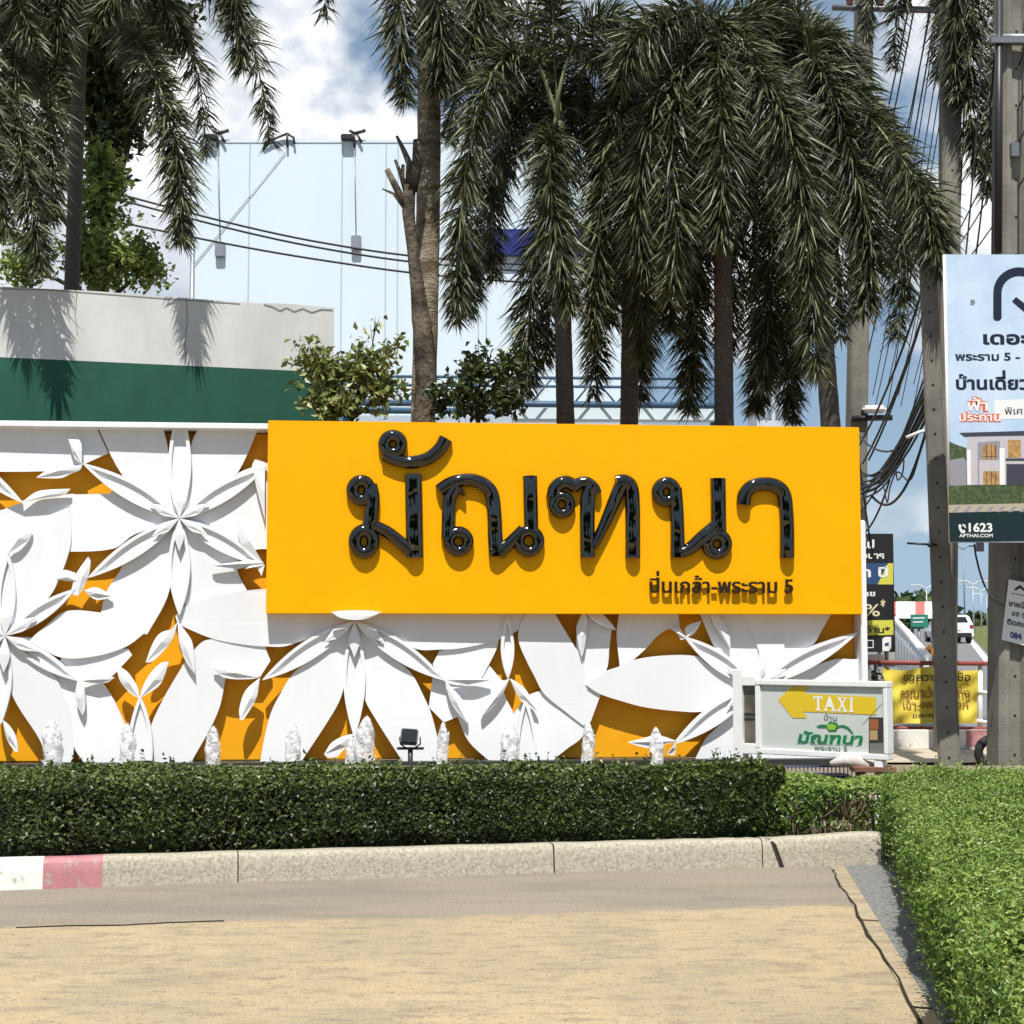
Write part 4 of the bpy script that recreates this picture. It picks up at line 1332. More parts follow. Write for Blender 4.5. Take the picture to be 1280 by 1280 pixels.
#@@PART4
# ------------------------------------------------------------------ white building behind, with its rooftop lamps
def plane_empty(name, p, az=0.0):
    return empty(name, p, (0, 0, az))
YW = 62.0
bl = empty('white_building', (at(480, 400, YW).x, YW, 0))
tag(bl, 'big windowless pale blue white building far behind the palms', 'building')
def lw(px, py, Y=YW, o=None):
    p = at(px, py, Y) - (o or bl).location; return (p.x, p.z)
bx0, bz1 = lw(240, 178.5); bx1, _ = lw(800, 178)
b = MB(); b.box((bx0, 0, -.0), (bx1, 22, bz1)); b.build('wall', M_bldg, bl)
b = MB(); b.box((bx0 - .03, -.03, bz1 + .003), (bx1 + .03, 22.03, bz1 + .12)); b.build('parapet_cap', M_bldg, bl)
M_line = mat('grey_joint', (0.40, 0.46, 0.52), 0.7)
M_shadow = mat('building_side', (0.36, 0.42, 0.48), 0.7)
for x in (311, 427, 482, 497, 598, 608, 655, 705):          # panel joints and cables down the face
    s = lw(x, 300)[0]
    b = MB(); b.box((s - .02, -.025, 1.5), (s + .02, -.004, bz1 - .05)); b.build('panel_joint', M_line, bl)
b = MB(); s0 = lw(571, 289); s1 = lw(680, 321)
b.box((s0[0], -.35, s1[1]), (s1[0], -.01, s0[1])); b.build('blue_sign_band', M_blue, bl)
s0 = lw(690, 289); s1 = lw(800, 321)
b = MB(); b.box((s0[0], -.35, s1[1]), (s1[0], -.01, s0[1])); b.build('blue_sign_band', M_blue, bl)
s0 = lw(430, 470); s1 = lw(800, 470)
b = MB(); b.box((bx0, -.2, 0), (bx1, -.01, lw(500, 520)[1])); b.build('lower_band', M_line, bl)
def roof_lamp(label, px, arm_dir, box_px, head=True):
    base = at(px, 182, YW - .14)
    e = empty('rooftop_floodlight', base); tag(e, label, 'floodlight', 'floodlights along the roof of the white building')
    q = lambda x, y, Y=YW - .14: at(x, y, Y) - base
    m = MB(); m.tube([q(px, 184), q(px, 166)], .05, 6); m.tube([q(px, 178, YW + .4), q(px, 182)], .05, 6); m.build('bracket', M_dark, e)
    if head:
        m = MB(); m.tube([q(px, 167), q(px + 14 * arm_dir, 163)], .07, 6); m.tube([q(px, 167), q(px - 6 * arm_dir, 163)], .06, 6); m.tube([q(px + 3*arm_dir, 167), q(px + 9 * arm_dir, 178)], .05, 6)
        m.build('arm', M_dark, e)
        a = q(px - 9 * arm_dir, 172)
        m = MB(); m.bbox(a + Vector((-.24, -.2, -.12)), a + Vector((.24, .2, .10)), .03); m.build('lamp_head', M_dark, e)
    else:
        m = MB(); m.tube([q(px, 167), q(px - 20, 175), q(px - 30, 180)], .05, 6); m.tube([q(px, 167), q(px + 8, 172), q(px + 9, 180)], .05, 6); m.build('arm', M_dark, e)
    if box_px:
        m = MB(); m.tube([q(px, 188), q(box_px[0], box_px[1] - 9)], .02, 5); m.build('cable', M_metal, e)
        a = q(*box_px)
        m = MB(); m.bbox(a + Vector((-.19, -.1, -.30)), a + Vector((.19, .25, .30)), .03); m.build('junction_box', M_metal, e)
roof_lamp('rooftop floodlight on the left corner of the white building with a hanging cable box', 272, 1, (275, 312))
roof_lamp('thin bare rooftop bracket in the middle of the white building', 359, 1, None, False)
roof_lamp('rooftop floodlight with dark head nearest the thick pale palm', 443, 1, (445, 304))
m = MB(); p0 = at(357, 190, YW - .05); p1 = at(241, 333, YW - .05)
m.tube([Vector((0, 0, 0)), p1 - p0], .014, 5)
tag(m.build('stay_cable', M_metal, None, p0), 'thin cable running diagonally down the face of the white building', 'cable')
# lower annex edge at the building's left corner
m = MB(); m.tube([(0, 0, 0), (0, 0, at(239, 300, 58).z)], .09, 8)
tag(m.build('drain_pipe', M_metal, None, (at(239.5, 400, 58).x, 58, 0)), 'thin dark pipe at the left corner of the white building', 'pipe')

# blue steel sign gantry behind the bushes
YG = 46.0
e = empty('steel_truss', (at(430, 500, YG).x, YG, 0)); tag(e, 'blue steel lattice footbridge beam behind the palm trunks', 'bridge')
q = lambda x, y, Y=YG: at(x, y, Y) - e.location
for nm, y, r in (('top_chord', 470, .045), ('bottom_chord', 503, .10)):
    for dy in (0, 1.6):
        m = MB(); m.tube([q(425, y) + Vector((0, dy, 0)), q(905, y + 4) + Vector((0, dy, 0))], r, 6); m.build(nm, M_bluest, e)
xs = np.linspace(425, 903, 19)
for i in range(18):
    m = MB(); yo = 5 * (xs[i] - 425) / 530
    m.tube([q(xs[i], 502 + yo), q(xs[i + 1], 470 + yo)] if i % 2 else [q(xs[i], 470 + yo), q(xs[i + 1], 502 + yo)], .03, 5); m.build('brace', M_bluest, e)
for x in (430, 900):
    m = MB(); a = q(x, 470); m.tube([Vector((a.x, .8, 0)), Vector((a.x, .8, a.z))], .22, 8); m.build('support_post', M_bluest, e)
m = MB(); a = q(640, 508); c = q(905, 524); m.box((a.x, .3, c.z), (c.x, .7, a.z)); m.build('deck', M_bldg, e)

# far tower block
YT = 260.0
e = empty('tower_block', (at(972, 520, YT).x, YT, 0)); tag(e, 'pale grey high rise block far away between the palms', 'building')
hw = 26 * YT / F; ht = at(972, 482, YT).z
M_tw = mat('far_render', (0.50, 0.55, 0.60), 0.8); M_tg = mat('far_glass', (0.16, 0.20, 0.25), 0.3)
m = MB(); m.box((-hw, 0, 0), (hw, 10, ht)); m.box((-hw * .5, 2, ht + .01), (hw * .4, 8, ht + 2.5)); m.build('wall', M_tw, e)
for r in range(int(ht / 3.0)):
    for c in range(5):
        x = -hw + hw * 2 * (c + .22) / 5
        m = MB(); m.box((x, -.12, 1 + r * 3.0), (x + hw * .22, -.01, 2.6 + r * 3.0)); m.build('window', M_tg, e)

# ------------------------------------------------------------------ fountain jets
M_water = bpy.data.materials.new('foaming_water'); M_water.use_nodes = True
t = M_water.node_tree; bs = t.nodes['Principled BSDF']
bs.inputs['Base Color'].default_value = (0.80, 0.82, 0.84, 1); bs.inputs['Roughness'].default_value = 0.25; bs.inputs['Subsurface Weight'].default_value = 0.4; bs.inputs['Subsurface Radius'].default_value = (.05, .05, .05)
bs.inputs['Transmission Weight'].default_value = 0.12; bs.inputs['IOR'].default_value = 1.33
trn = t.nodes.new('ShaderNodeBsdfTransparent'); mx = t.nodes.new('ShaderNodeMixShader')
nz = t.nodes.new('ShaderNodeTexNoise'); nz.inputs['Scale'].default_value = 26; nz.inputs['Detail'].default_value = 6
co = t.nodes.new('ShaderNodeTexCoord'); t.links.new(co.outputs['Object'], nz.inputs['Vector'])
rp = t.nodes.new('ShaderNodeValToRGB'); rp.color_ramp.elements[0].position = .38; rp.color_ramp.elements[0].color = (.30, .30, .30, 1); rp.color_ramp.elements[1].position = .62; rp.color_ramp.elements[1].color = (1, 1, 1, 1)
t.links.new(nz.outputs['Fac'], rp.inputs['Fac']); t.links.new(rp.outputs['Color'], mx.inputs['Fac'])
t.links.new(trn.outputs[0], mx.inputs[1]); t.links.new(bs.outputs[0], mx.inputs[2]); t.links.new(mx.outputs[0], t.nodes['Material Output'].inputs['Surface'])
bp = t.nodes.new('ShaderNodeBump'); bp.inputs['Strength'].default_value = .5; bp.inputs['Distance'].default_value = .02
n2 = t.nodes.new('ShaderNodeTexNoise'); n2.inputs['Scale'].default_value = 34; t.links.new(co.outputs['Object'], n2.inputs['Vector'])
t.links.new(n2.outputs['Fac'], bp.inputs['Height']); t.links.new(bp.outputs['Normal'], bs.inputs['Normal'])
YJ = 15.6
def jet(px, ptop, wpx, label, seed):
    g = np.random.default_rng(seed)
    base = at(px, 975, YJ); ztop = at(px, ptop, YJ).z; base.z = 0.16
    H = ztop - base.z; r = wpx / 2 * YJ / F
    n = 22; rows = 26; V = []; fs = []
    ph = g.random(8) * 6
    for i in range(rows):
        t_ = i / (rows - 1)
        pr = (0.78 + 0.24 * math.sin(t_ * 2.6)) * min(1, ((1 - t_) / 0.26) ** 0.5 if t_ < 1 else 0)
        for k in range(n):
            a = 2 * math.pi * k / n
            w = 1 + .07 * math.sin(3 * a + ph[0] + t_ * 9) + .06 * math.sin(5 * a + ph[1] - t_ * 14) + .06 * math.sin(2 * a + ph[2] + t_ * 25) + .022 * g.normal()
            rr = max(r * pr * w, .003)
            V.append((rr * math.cos(a) + .12 * r * math.sin(t_ * 5 + ph[3]), rr * math.sin(a), H * t_ + .008 * g.normal()))
    for i in range(rows - 1):
        for k in range(n):
            k2 = (k + 1) % n; fs.append((i*n + k, i*n + k2, (i+1)*n + k2, (i+1)*n + k))
    mb = MB().add(V, fs, 0, True)
    for q in range(46):                 # drops thrown off round the column
        a = g.random() * 6.28; rr = r * (0.9 + .25 * g.random()); z = H * g.random() * .85
        s = .004 + .007 * g.random()
        c = Vector((rr * math.cos(a), rr * math.sin(a), z))
        mb.add([c + Vector(d) * s for d in ((1,0,0),(-1,0,0),(0,1,0),(0,-1,0),(0,0,1.4),(0,0,-1.4))], [(0,2,4),(2,1,4),(1,3,4),(3,0,4),(2,0,5),(1,2,5),(3,1,5),(0,3,5)], 0, True)
    o = mb.build('fountain_jet', M_water, None, base)
    tag(o, label, 'fountain', 'fountain jets in front of the flower wall')
for i, (px, pt_, w, lab) in enumerate([
    (64, 899, 23, 'foaming water jet farthest left, tallest of the left ones'),
    (158, 905, 18, 'foaming water jet below the pair of white leaves, second from the left'),
    (266, 908, 17, 'foaming water jet against the yellow gap left of the sign edge'),
    (366, 906, 18, 'foaming water jet just right of the sign left edge, alone before a white petal'),
    (457, 895, 23, 'tall foaming water jet in the middle beside the shorter one'),
    (439, 921, 13, 'short thin water jet close beside the tall middle one'),
    (553, 903, 14, 'slim water jet right of the small black floodlight'),
    (638, 901, 21, 'broad foaming water jet before the narrow pointed white wedge'),
    (735, 902, 15, 'slim water jet at the left end of the wide yellow gap'),
    (820, 909, 17, 'foaming water jet farthest right, at the small white leaf')]):
    jet(px, pt_, w, lab, 60 + i)

# little floodlight in the pool
p = at(513, 940, 15.0); fl = empty('floodlight', (p.x, p.y, .14)); tag(fl, 'small black floodlight on a short post among the fountain jets', 'floodlight')
sc = 15.0 / F; zz = lambda y: at(513, y, 15.0).z - .14
m = MB(); m.tube([(0, 0, 0), (0, 0, zz(934))], .024, 8); m.build('post', M_dark, fl)
m = MB(); m.bbox((-.125, -.03, zz(937)), (.125, .03, zz(934)), .004); m.build('cross_bar', M_dark, fl)
Mt = Matrix.Translation((-.01, -.02, zz(921))) @ Matrix.Rotation(R(-22), 4, 'X') @ Matrix.Rotation(R(4), 4, 'Y')
m = MB(); m.bbox((-.080, -.03, -.075), (.080, .03, .075), .012, 0, Mt)
for k in range(5): m.box((-.07 + .03*k, .031, -.06), (-.06 + .03*k, .055, .06), 0, Mt)
lh = m.build('lamp_housing', M_dark, fl)
m = MB(); m.box((-.068, -.034, -.06), (.068, -.031, .062), 0, Mt); m.build('glass', mat('lamp_glass', (.02, .02, .022), .08, .6), lh)
for s in (-1, 1):
    m = MB(); m.tube([(s * .095 - .005, -.01, zz(921)), (s * .092, -.005, zz(930)), (s * .04, 0, zz(935))], .008, 6); m.build('yoke', M_dark, fl)

# ------------------------------------------------------------------ taxi sign
Yl, Yr = 13.35, 12.62
pL = at(947, 894, Yl); pR = at(1112, 900, Yr)
az = math.atan2(pR.y - pL.y, pR.x - pL.x)
tx = empty('taxi_sign', (pL.x, pL.y, 0.135), (0, 0, az)); tag(tx, 'white framed taxi direction sign with yellow arrow standing behind the low hedge', 'sign')
tu = Vector((math.cos(az), math.sin(az), 0)); tn = Vector((math.sin(az), -math.cos(az), 0))
def tl(px, py, off=0.0):
    d = ray(px, py); p0 = tx.location + tn * off
    t_ = (p0 - CAM).dot(tn) / d.dot(tn); p = CAM + d * t_
    return ((p - tx.location).dot(tu), p.z - tx.location.z)
M_frame = mat('white_frame', (0.80, 0.80, 0.79), 0.4, 0.4, var=.06, vscale=9)
M_acr = mat('milky_acrylic', (0.56, 0.59, 0.55), 0.25, 0.5, var=.06, vscale=3)
M_arrow = mat('arrow_yellow', (0.72, 0.50, 0.02), 0.45)
M_tgreen = mat('lettering_green', (0.012, 0.17, 0.06), 0.5)
M_lgreen = mat('leaf_green_print', (0.25, 0.48, 0.04), 0.5)
M_tgrey = mat('lettering_grey_green', (0.10, 0.15, 0.12), 0.5)
M_pgrey = mat('halo_print', (0.42, 0.62, 0.50), 0.5)
X0, X1 = tl(947, 894)[0], tl(1112, 900)[0]
ZT = (tl(947, 848)[1] + tl(1112, 853)[1]) / 2; ZB = (tl(947, 942)[1] + tl(1112, 950)[1]) / 2
fw = .046
for lo, hi in (((X0, -.045, ZT - fw), (X1, .07, ZT)), ((X0, -.045, ZB), (X1, .07, ZB + fw)), ((X0, -.0435, ZB + fw + .001), (X0 + fw, .068, ZT - fw - .001)), ((X1 - fw * .75, -.0435, ZB + fw + .001), (X1, .068, ZT - fw - .001))):
    m = MB(); m.bbox(lo, hi, .006); m.build('frame', M_frame, tx)
m = MB(); m.box((X0 + fw - .003, -.02, ZB + fw - .003), (X1 - fw * .75 + .003, .06, ZT - fw + .003)); m.build('face_panel', M_acr, tx)
def td(name, pts, m_, off):
    plate_mb([tl(x, y, .02 + off) for x, y in pts], .02 + off, 0).build(name, m_, tx)
td('arrow', [(972.5,874.5),(990,858),(1010,857.5),(1006,867),(1095,871.5),(1095,893.5),(1004,889.5),(1008,897.5),(991,897.5)], M_arrow, .003)
def ttext(s, x0, x1, y0, y1, hpx, m_, off, bold=0.0, shear=0.0, cap=.66):
    a = tl(x0, y0, .02 + off); c = tl(x1, y1, .02 + off)
    h = tl(x0, y0 - hpx, .02 + off)[1] - a[1]
    sl = (c[1] - a[1]) / (c[0] - a[0])
    text_part('lettering', s, tx, m_, a[0], c[0], a[1], h, .02 + off, bold, 0, shear, xf=lambda X, Z: (X, Z + sl * (X - a[0])), cap=cap)
def tq(pts): td('letter', [(x, y + (x - 1017) * .045) for x, y in pts], M_frame, .005)
tq([(1017,870),(1028,870),(1028,874.5),(1026.8,874.5),(1026,872),(1024,872),(1024,886),(1026,886.8),(1026,888),(1019.5,888),(1019.5,886.8),(1021.3,886),(1021.3,872),(1019,872),(1018.2,874.5),(1017,874.5)])
tq([(1036,870),(1038,870),(1043.5,886),(1045,886.8),(1045,888),(1038.5,888),(1038.5,886.8),(1040.2,886),(1039.2,882.8),(1034,882.8),(1033,886),(1034.5,886.8),(1034.5,888),(1029.5,888),(1029.5,886.8),(1031,886)])
tq([(1046,870),(1052,870),(1052,871.2),(1050.6,871.8),(1053,876.5),(1055.4,871.8),(1054,871.2),(1054,870),(1059,870),(1059,871.2),(1057.4,871.8),(1054,878.5),(1058,886),(1059.5,886.8),(1059.5,888),(1053.4,888),(1053.4,886.8),(1055,886),(1052.4,881),(1049.6,886),(1051,886.8),(1051,888),(1045.8,888),(1045.8,886.8),(1047.6,886),(1051.4,879),(1047.6,871.8),(1046,871.2)])
tq([(1061,870),(1067.5,870),(1067.5,871.2),(1065.6,871.8),(1065.6,886),(1067.5,886.8),(1067.5,888),(1061,888),(1061,886.8),(1062.9,886),(1062.9,871.8),(1061,871.2)])
ttext('บ้าน', 1030, 1046, 900, 901, 6, M_tgrey, .004, .01)
ttext('มัณฑนา', 996, 1077, 928, 930.5, 12, M_pgrey, .003, .09, .25)
ttext('มัณฑนา', 997, 1077, 928, 930.5, 12, M_tgreen, .005, .035, .25)
ttext('พระราม 5', 1018, 1059, 938, 940, 6.2, M_tgrey, .004, .012)
td('leaf_emblem', [(1020,908),(1026,905.5),(1033,906),(1037,902),(1046,903.5),(1048,907),(1054,906),(1061,909),(1067,917),(1065,917),(1059,911),(1052,908.5),(1047,910),(1045,914),(1036,914),(1033,909.5),(1024,909.5)], M_tgreen, .0045)
td('leaf_emblem', [(1033,905.5),(1040,904.5),(1046,907),(1043,912.5),(1035,912)], M_lgreen, .0055)
M_hole = mat('dark_opening', (0.035, 0.030, 0.026), 0.6); M_rust = mat('rusty_orange', (0.30, 0.10, 0.035), .7); M_tan = mat('tan_block', (0.42, 0.28, 0.12), .7); M_gry = mat('grey_block', (.16, .16, .14), .7)
td('missing_panel', [(1086,896.5),(1108.5,897),(1108.5,943.5),(1086,943)], M_hole, .003)
td('missing_panel', [(1086.8,899),(1098,899),(1098,912),(1086.8,912)], M_rust, .0045)
td('missing_panel', [(1087,913),(1097,913),(1097,925),(1087,925)], M_tan, .0045)
td('missing_panel', [(1087,929),(1108,928.5),(1108,942.5),(1087,942)], M_gry, .0045)
td('crack_line', [(1078,905),(1108,873),(1108.3,873.4),(1078.4,905.4)], M_tgrey, .0042)
# its post and the slim box between post and frame
a = at(925, 950, 13.45)
def tp(px, py): return tl(px, py, 0)
m = MB(); s0 = tp(919.5, 900)[0]; s1 = tp(931, 900)[0]; zt_ = tp(925, 836)[1]
m.bbox((s0, -.05, -.1), (s1, .07, zt_), .008); m.build('post', M_frame, tx)
s2 = tp(931, 900)[0]; s3 = X0
for y0, y1 in ((845, 857), (929, 942)):
    m = MB(); m.bbox((s2 + .002, -.045, tp(938, y1)[1]), (s3 - .002, .06, tp(938, y0)[1]), .005); m.build('bracket', M_frame, tx)
m = MB(); m.box((s2 + .003, -.01, tp(938, 929)[1] + .002), (s3 - .003, .05, tp(938, 857)[1] - .002)); m.build('glass_strip', mat('brown_glass', (.17, .15, .11), .3, .5, base2=(.06, .055, .04), mixscale=4), tx)
for y in (893, 899):
    m = MB(); m.box((s2 + .004, -.016, tp(938, y)[1]), (s3 - .004, -.011, tp(938, y - 2)[1])); m.build('strip_band', M_hole, tx)
m = MB(); m.bbox((X1 - .12, -.04, -.12), (X1 - .05, .04, ZB - .002), .005); m.build('post', M_frame, tx)

# blue wire crate and the rusty stand below the sign
p = at(1000, 975, 13.0); cr_ = empty('wire_crate', (p.x, p.y, .14)); tag(cr_, 'low dark blue wire crate on the ground under the taxi sign', 'crate')
M_navy = mat('navy_wire', (.025, .05, .14), .5)
w2, h2 = .45, at(1000, 958, 13.0).z - .14
m = MB(); m.box((-w2 + .02, .03, 0), (w2 - .02, .34, h2 - .08)); m.build('lining', mat('navy_lining', (.008, .012, .03), .8), cr_)
for i in range(29):
    x = -w2 + 2 * w2 * i / 28
    m = MB(); m.tube([(x, 0, 0), (x, 0, h2)], .005, 5); m.build('wire', M_navy, cr_)
for z in (.01, h2 * .35, h2 * .68, h2):
    m = MB(); m.tube([(-w2, -.008, z), (w2, -.008, z)], .008, 6); m.build('rail', M_navy, cr_)
p = at(1092, 975, 12.7); st_ = empty('rusty_stand', (p.x, p.y, .10)); tag(st_, 'short rusty steel stand at the right end of the taxi sign', 'stand')
M_rusty = mat('rusty_steel', (.20, .10, .065), .85, .2, var=.4, vscale=14, bump=.4)
zt_ = at(1092, 958, 12.7).z - .10
m = MB(); m.bbox((-.17, -.1, zt_ - .04), (.16, .1, zt_), .006); m.build('top_plate', M_rusty, st_)
for x in (-.10, .13):
    for y in (-.07, .07):
        m = MB(); m.bbox((x - .025, y - .02, 0), (x + .025, y + .02, zt_ - .042), .004); m.build('leg', M_rusty, st_)
p = at(1068, 958, 12.75)
m = MB(); 
P = [Vector((-.19, 0, .03)), Vector((-.10, -.02, .055)), Vector((0, .01, .05)), Vector((.10, 0, .02)), Vector((.2, .02, .012))]
m.tube(P, [.02, .045, .05, .04, .012], 10, jitter=.2)
tag(m.build('grey_rag', mat('pale_cloth', (.50, .46, .43), .9, var=.2, vscale=14), None, (p.x, p.y, p.z - .01)), 'crumpled pale grey rag lying on the rusty stand', 'rag')

# ------------------------------------------------------------------ concrete poles
def conc_pole(name, label, foot, top, w0, w1, holes=(), az=0.0, groove=False):
    foot = Vector(foot); top = Vector(top)
    root = empty(name, foot); tag(root, label, 'pole', 'concrete utility poles by the road')
    d = top - foot; m = MB(); V = []; fs = []
    N = 12
    for i in range(N + 1):
        t_ = i / N; w = (w0 + (w1 - w0) * t_) / 2; c = w * .25
        ring = [(-w + c, -w), (w - c, -w), (w, -w + c), (w, w - c), (w - c, w), (-w + c, w), (-w, w - c), (-w, -w + c)]
        if groove: ring = [(-w + c, -w), (-w * .45, -w), (-w * .32, -w * .72), (w * .32, -w * .72), (w * .45, -w), (w - c, -w), (w, -w + c), (w, w), (-w, w), (-w, -w + c)]
        for x, y in ring:
            q = d * t_ + Vector((x * math.cos(az) - y * math.sin(az), x * math.sin(az) + y * math.cos(az), 0)); V.append(q)
    k = len(ring)
    for i in range(N):
        for j in range(k): fs.append((i*k + j, i*k + (j+1) % k, (i+1)*k + (j+1) % k, (i+1)*k + j))
    fs.append(tuple(N*k + j for j in range(k)))
    m.add(V, fs); m.build('shaft', M_conc, root)
    for t_ in holes:
        q = d * t_; w = (w0 + (w1 - w0) * t_) / 2 * (.72 if groove else 1)
        m = MB(); n = 10
        pts = [q + Vector((math.cos(a) * .017 * math.cos(az) + (w + .003) * math.sin(az), math.cos(a) * .017 * math.sin(az) - (w + .003) * math.cos(az), math.sin(a) * .017)) for a in [2*math.pi*i/n for i in range(n)]]
        m.add(pts, [tuple(range(n))]); m.build('bolt_hole', M_dark, root)
    return root
Y1 = 19.4
f1_ = ground(1187, 962, 0.0); t1_ = at(1158, 300, f1_.y)
dd = (t1_ - f1_); t1_ = f1_ + dd * 1.02
pole1 = conc_pole('utility_pole', 'leaning concrete pole at the left edge of the billboard', f1_, t1_, .265, .20, [ (i + .5) / 22 for i in range(22)], az=-.25)
f2_ = ground(1181, 940, 0.0); t2_ = at(1190, -120, f2_.y)
conc_pole('utility_pole', 'straight slim concrete pole rising behind the top of the billboard', f2_, t2_, .27, .27, [i / 26 + .02 for i in range(24)])
f3_ = ground(1262, 966, 0.0); t3_ = at(1266, -160, f3_.y)
pole3 = conc_pole('utility_pole', 'thick grooved concrete pole at the right edge of the photo', f3_, t3_, .40, .33, [i / 24 + .02 for i in range(23)], groove=True, az=.10)
f4_ = ground(1064, 922, 0.0); t4_ = at(1081, -60, f4_.y)
pole4 = conc_pole('utility_pole', 'far concrete pole with a steel cross arm half hidden by palm fronds', f4_, t4_, .32, .26, [], az=.1)
M_galv = mat('galvanised_steel', (.20, .21, .22), .5, .5, .7)
def part_world(pole, name, pts, r, m_):
    m = MB(); m.tube([Vector(p) - pole.location for p in pts], r, 8); return m.build(name, m_, pole)
Y4 = f4_.y - .2
part_world(pole4, 'cross_arm', [at(1040, 9, Y4), at(1180, 13, Y4)], .055, M_galv)
part_world(pole4, 'brace', [at(1079, 40, Y4), at(1130, 14, Y4)], .035, M_galv)
for x in (1062, 1100, 1135, 1168):
    m = MB(); c = at(x, 6, Y4) - pole4.location
    m.lathe([(.05, -.05), (.07, 0), (.05, .04), (.07, .07), (.04, .12), (.02, .15)], 10, 0, c); m.build('insulator', mat('insulator_brown', (.10, .045, .03), .25), pole4)
Y3 = f3_.y - .24
part_world(pole3, 'cross_arm', [at(1238, 47, Y3), at(1330, 47, Y3)], .05, M_galv)
m = MB(); a_ = at(1238, 39, Y3 - .06) - pole3.location; c_ = at(1330, 56, Y3) - pole3.location; m.bbox(a_ + Vector((0, -.02, -.15)), c_ + Vector((0, .02, .15 - .08)), .005); m.build('cross_plate', M_galv, pole3)
part_world(pole3, 'edge_shade', [at(1249, 0, Y3 - .02), at(1248, 316, Y3 - .02)], .045, M_dark)  # dark tube standing in for the shade on the pole's left side
m = MB(); a_ = at(1268, 188, Y3 + .03) - pole3.location; m.bbox(a_ + Vector((-.05, -.05, -.09)), a_ + Vector((.05, .03, .09)), .01); m.build('clamp', M_galv, pole3)
# street lamp arms fixed to the poles
def lamp_arm(pole, pts, Y, name='lamp'):
    P = [at(x, y, Y) for x, y in pts]
    part_world(pole, name + '_arm', P, .035, M_galv)
Y1b = f1_.y
part_world(pole1, 'lamp_arm', [at(1166, 536, Y1b), at(1150, 540, Y1b), at(1133, 547, Y1b)], .022, M_frame)
part_world(pole1, 'steel_spike', [at(1172, 681, Y1b - .15), at(1134, 679, Y1b - .15)], .014, M_dark)
m = MB(); a_ = at(1162, 681, Y1b - .15) - pole1.location; m.lathe([(.012, -.03), (.03, -.015), (.03, .015), (.012, .03)], 8, 0, a_); m.build('spike_insulator', M_dark, pole1)
part_world(pole4, 'lamp_arm', [at(1064, 523, Y4), at(1115, 522, Y4)], .05, M_dark)
m = MB(); a_ = at(1092, 512, Y4) - pole4.location; m.bbox(a_ + Vector((-.19, -.12, -.05)), a_ + Vector((.19, .12, .06)), .04); m.build('lamp_head', M_frame, pole4)

# ------------------------------------------------------------------ billboard
YB_ = 18.12
bb = empty('billboard', (at(1186, 500, YB_).x, YB_, at(1184, 678, YB_).z)); tag(bb, 'tall house advertisement billboard between the two concrete poles', 'billboard')
bo = bb.location
def bw(px, py, off=0.0):
    p = at(px, py, YB_ - off) - bo; return (p.x, p.z)
BX1 = 1.75; BZ1 = bw(1200, 318)[1]
def vis(name, pts, m_, off): plate_mb([bw(x, y, off) for x, y in pts], off, 0).build(name, m_, bb)
M_bsky = mat('printed_sky', (.42, .55, .72), .35, .4, base2=(.60, .70, .83), mixscale=1.2, lo=.35, hi=.65)
M_bdark = mat('print_dark_green', (.006, .020, .022), .4); M_bnavy = mat('print_navy', (.010, .014, .035), .4)
M_bwhite = mat('print_white', (.78, .78, .76), .4); M_bor = mat('print_orange', (.72, .12, .03), .4); M_bhouse = mat('print_house', (.50, .46, .49), .5, var=.05)
M_bhouse2 = mat('print_house_grey', (.27, .26, .29), .5); M_bwin = mat('print_warm_window', (.52, .30, .10), .4, base2=(.30, .16, .06), mixscale=14); M_bwd = mat('print_window_dark', (.05, .05, .07), .4)
M_bhedge = mat('print_hedge', (.03, .055, .015), .6, base2=(.09, .12, .04), mixscale=20, var=.3, vscale=30); M_bpave = mat('print_paving', (.42, .36, .27), .6)
m = MB(); m.bbox((0, 0, .0), (BX1, .05, BZ1), .004); m.build('board', M_bsky, bb)
m = MB(); m.tube([(-.012, .02, 0), (-.012, .02, BZ1)], .018, 8); m.build('edge_tube', M_frame, bb)
for x in (.30, 1.2):
    m = MB(); m.box((x, .052, -.1), (x + .08, .10, BZ1 - .1)); m.build('back_rail', M_galv, bb)
far = 1180 + 190
vis('printed_band', [(1186,641),(far,636),(far,700),(1186.2,678)][:2] + [(far, 676), (1187, 677.5)], M_bdark, .0014)
vis('printed_hedge', [(1186,607),(far,604),(far,627),(1186,631)], M_bhedge, .0014)
vis('printed_paving', [(1186,631.2),(far,627.2),(far,636),(1186,640.8)], M_bpave, .0014)
for i in range(8):
    x = 1190 + i * 14
    vis('paving_shade', [(x, 640), (x + 5, 640), (x + 11, 633), (x + 7, 633)], M_bhouse2, .0022)
vis('printed_tree', [(1187,552),(1196,556),(1208,560),(1209,606),(1187,606)], M_bhedge, .0018)
vis('neighbour_house', [(1187,575),(1205,572),(1208,578),(1208,606),(1187,606)], M_bhouse2, .0024)
vis('house_wall', [(1209,545),(far,543),(far,606),(1209,606)], M_bhouse, .0028)
vis('house_roof', [(1199,541),(far,536),(far,543),(1206,546)], M_bwd, .0036)
vis('house_bay', [(1222,553),(1250,551),(1250,606),(1222,606)], M_bhouse2, .0033)
vis('house_bay', [(1224,575),(1249,575),(1249,606),(1224,606)], M_bhouse, .0037)
arch = [(1228,574),(1228,563)] + [(1237 - 9*math.cos(math.pi*i/8), 562 - 7*math.sin(math.pi*i/8)) for i in range(9)] + [(1246,574)]
vis('arched_window', arch, M_bwin, .0040)
vis('lower_window', [(1229,589),(1249,589),(1249,606),(1229,606)], M_bwin, .0042)
for x in (1233, 1239, 1244):
    vis('window_bar', [(x,556),(x+.9,556),(x+.9,574),(x,574)], M_bwd, .0046); vis('window_bar', [(x,589),(x+.9,589),(x+.9,606),(x,606)], M_bwd, .0046)
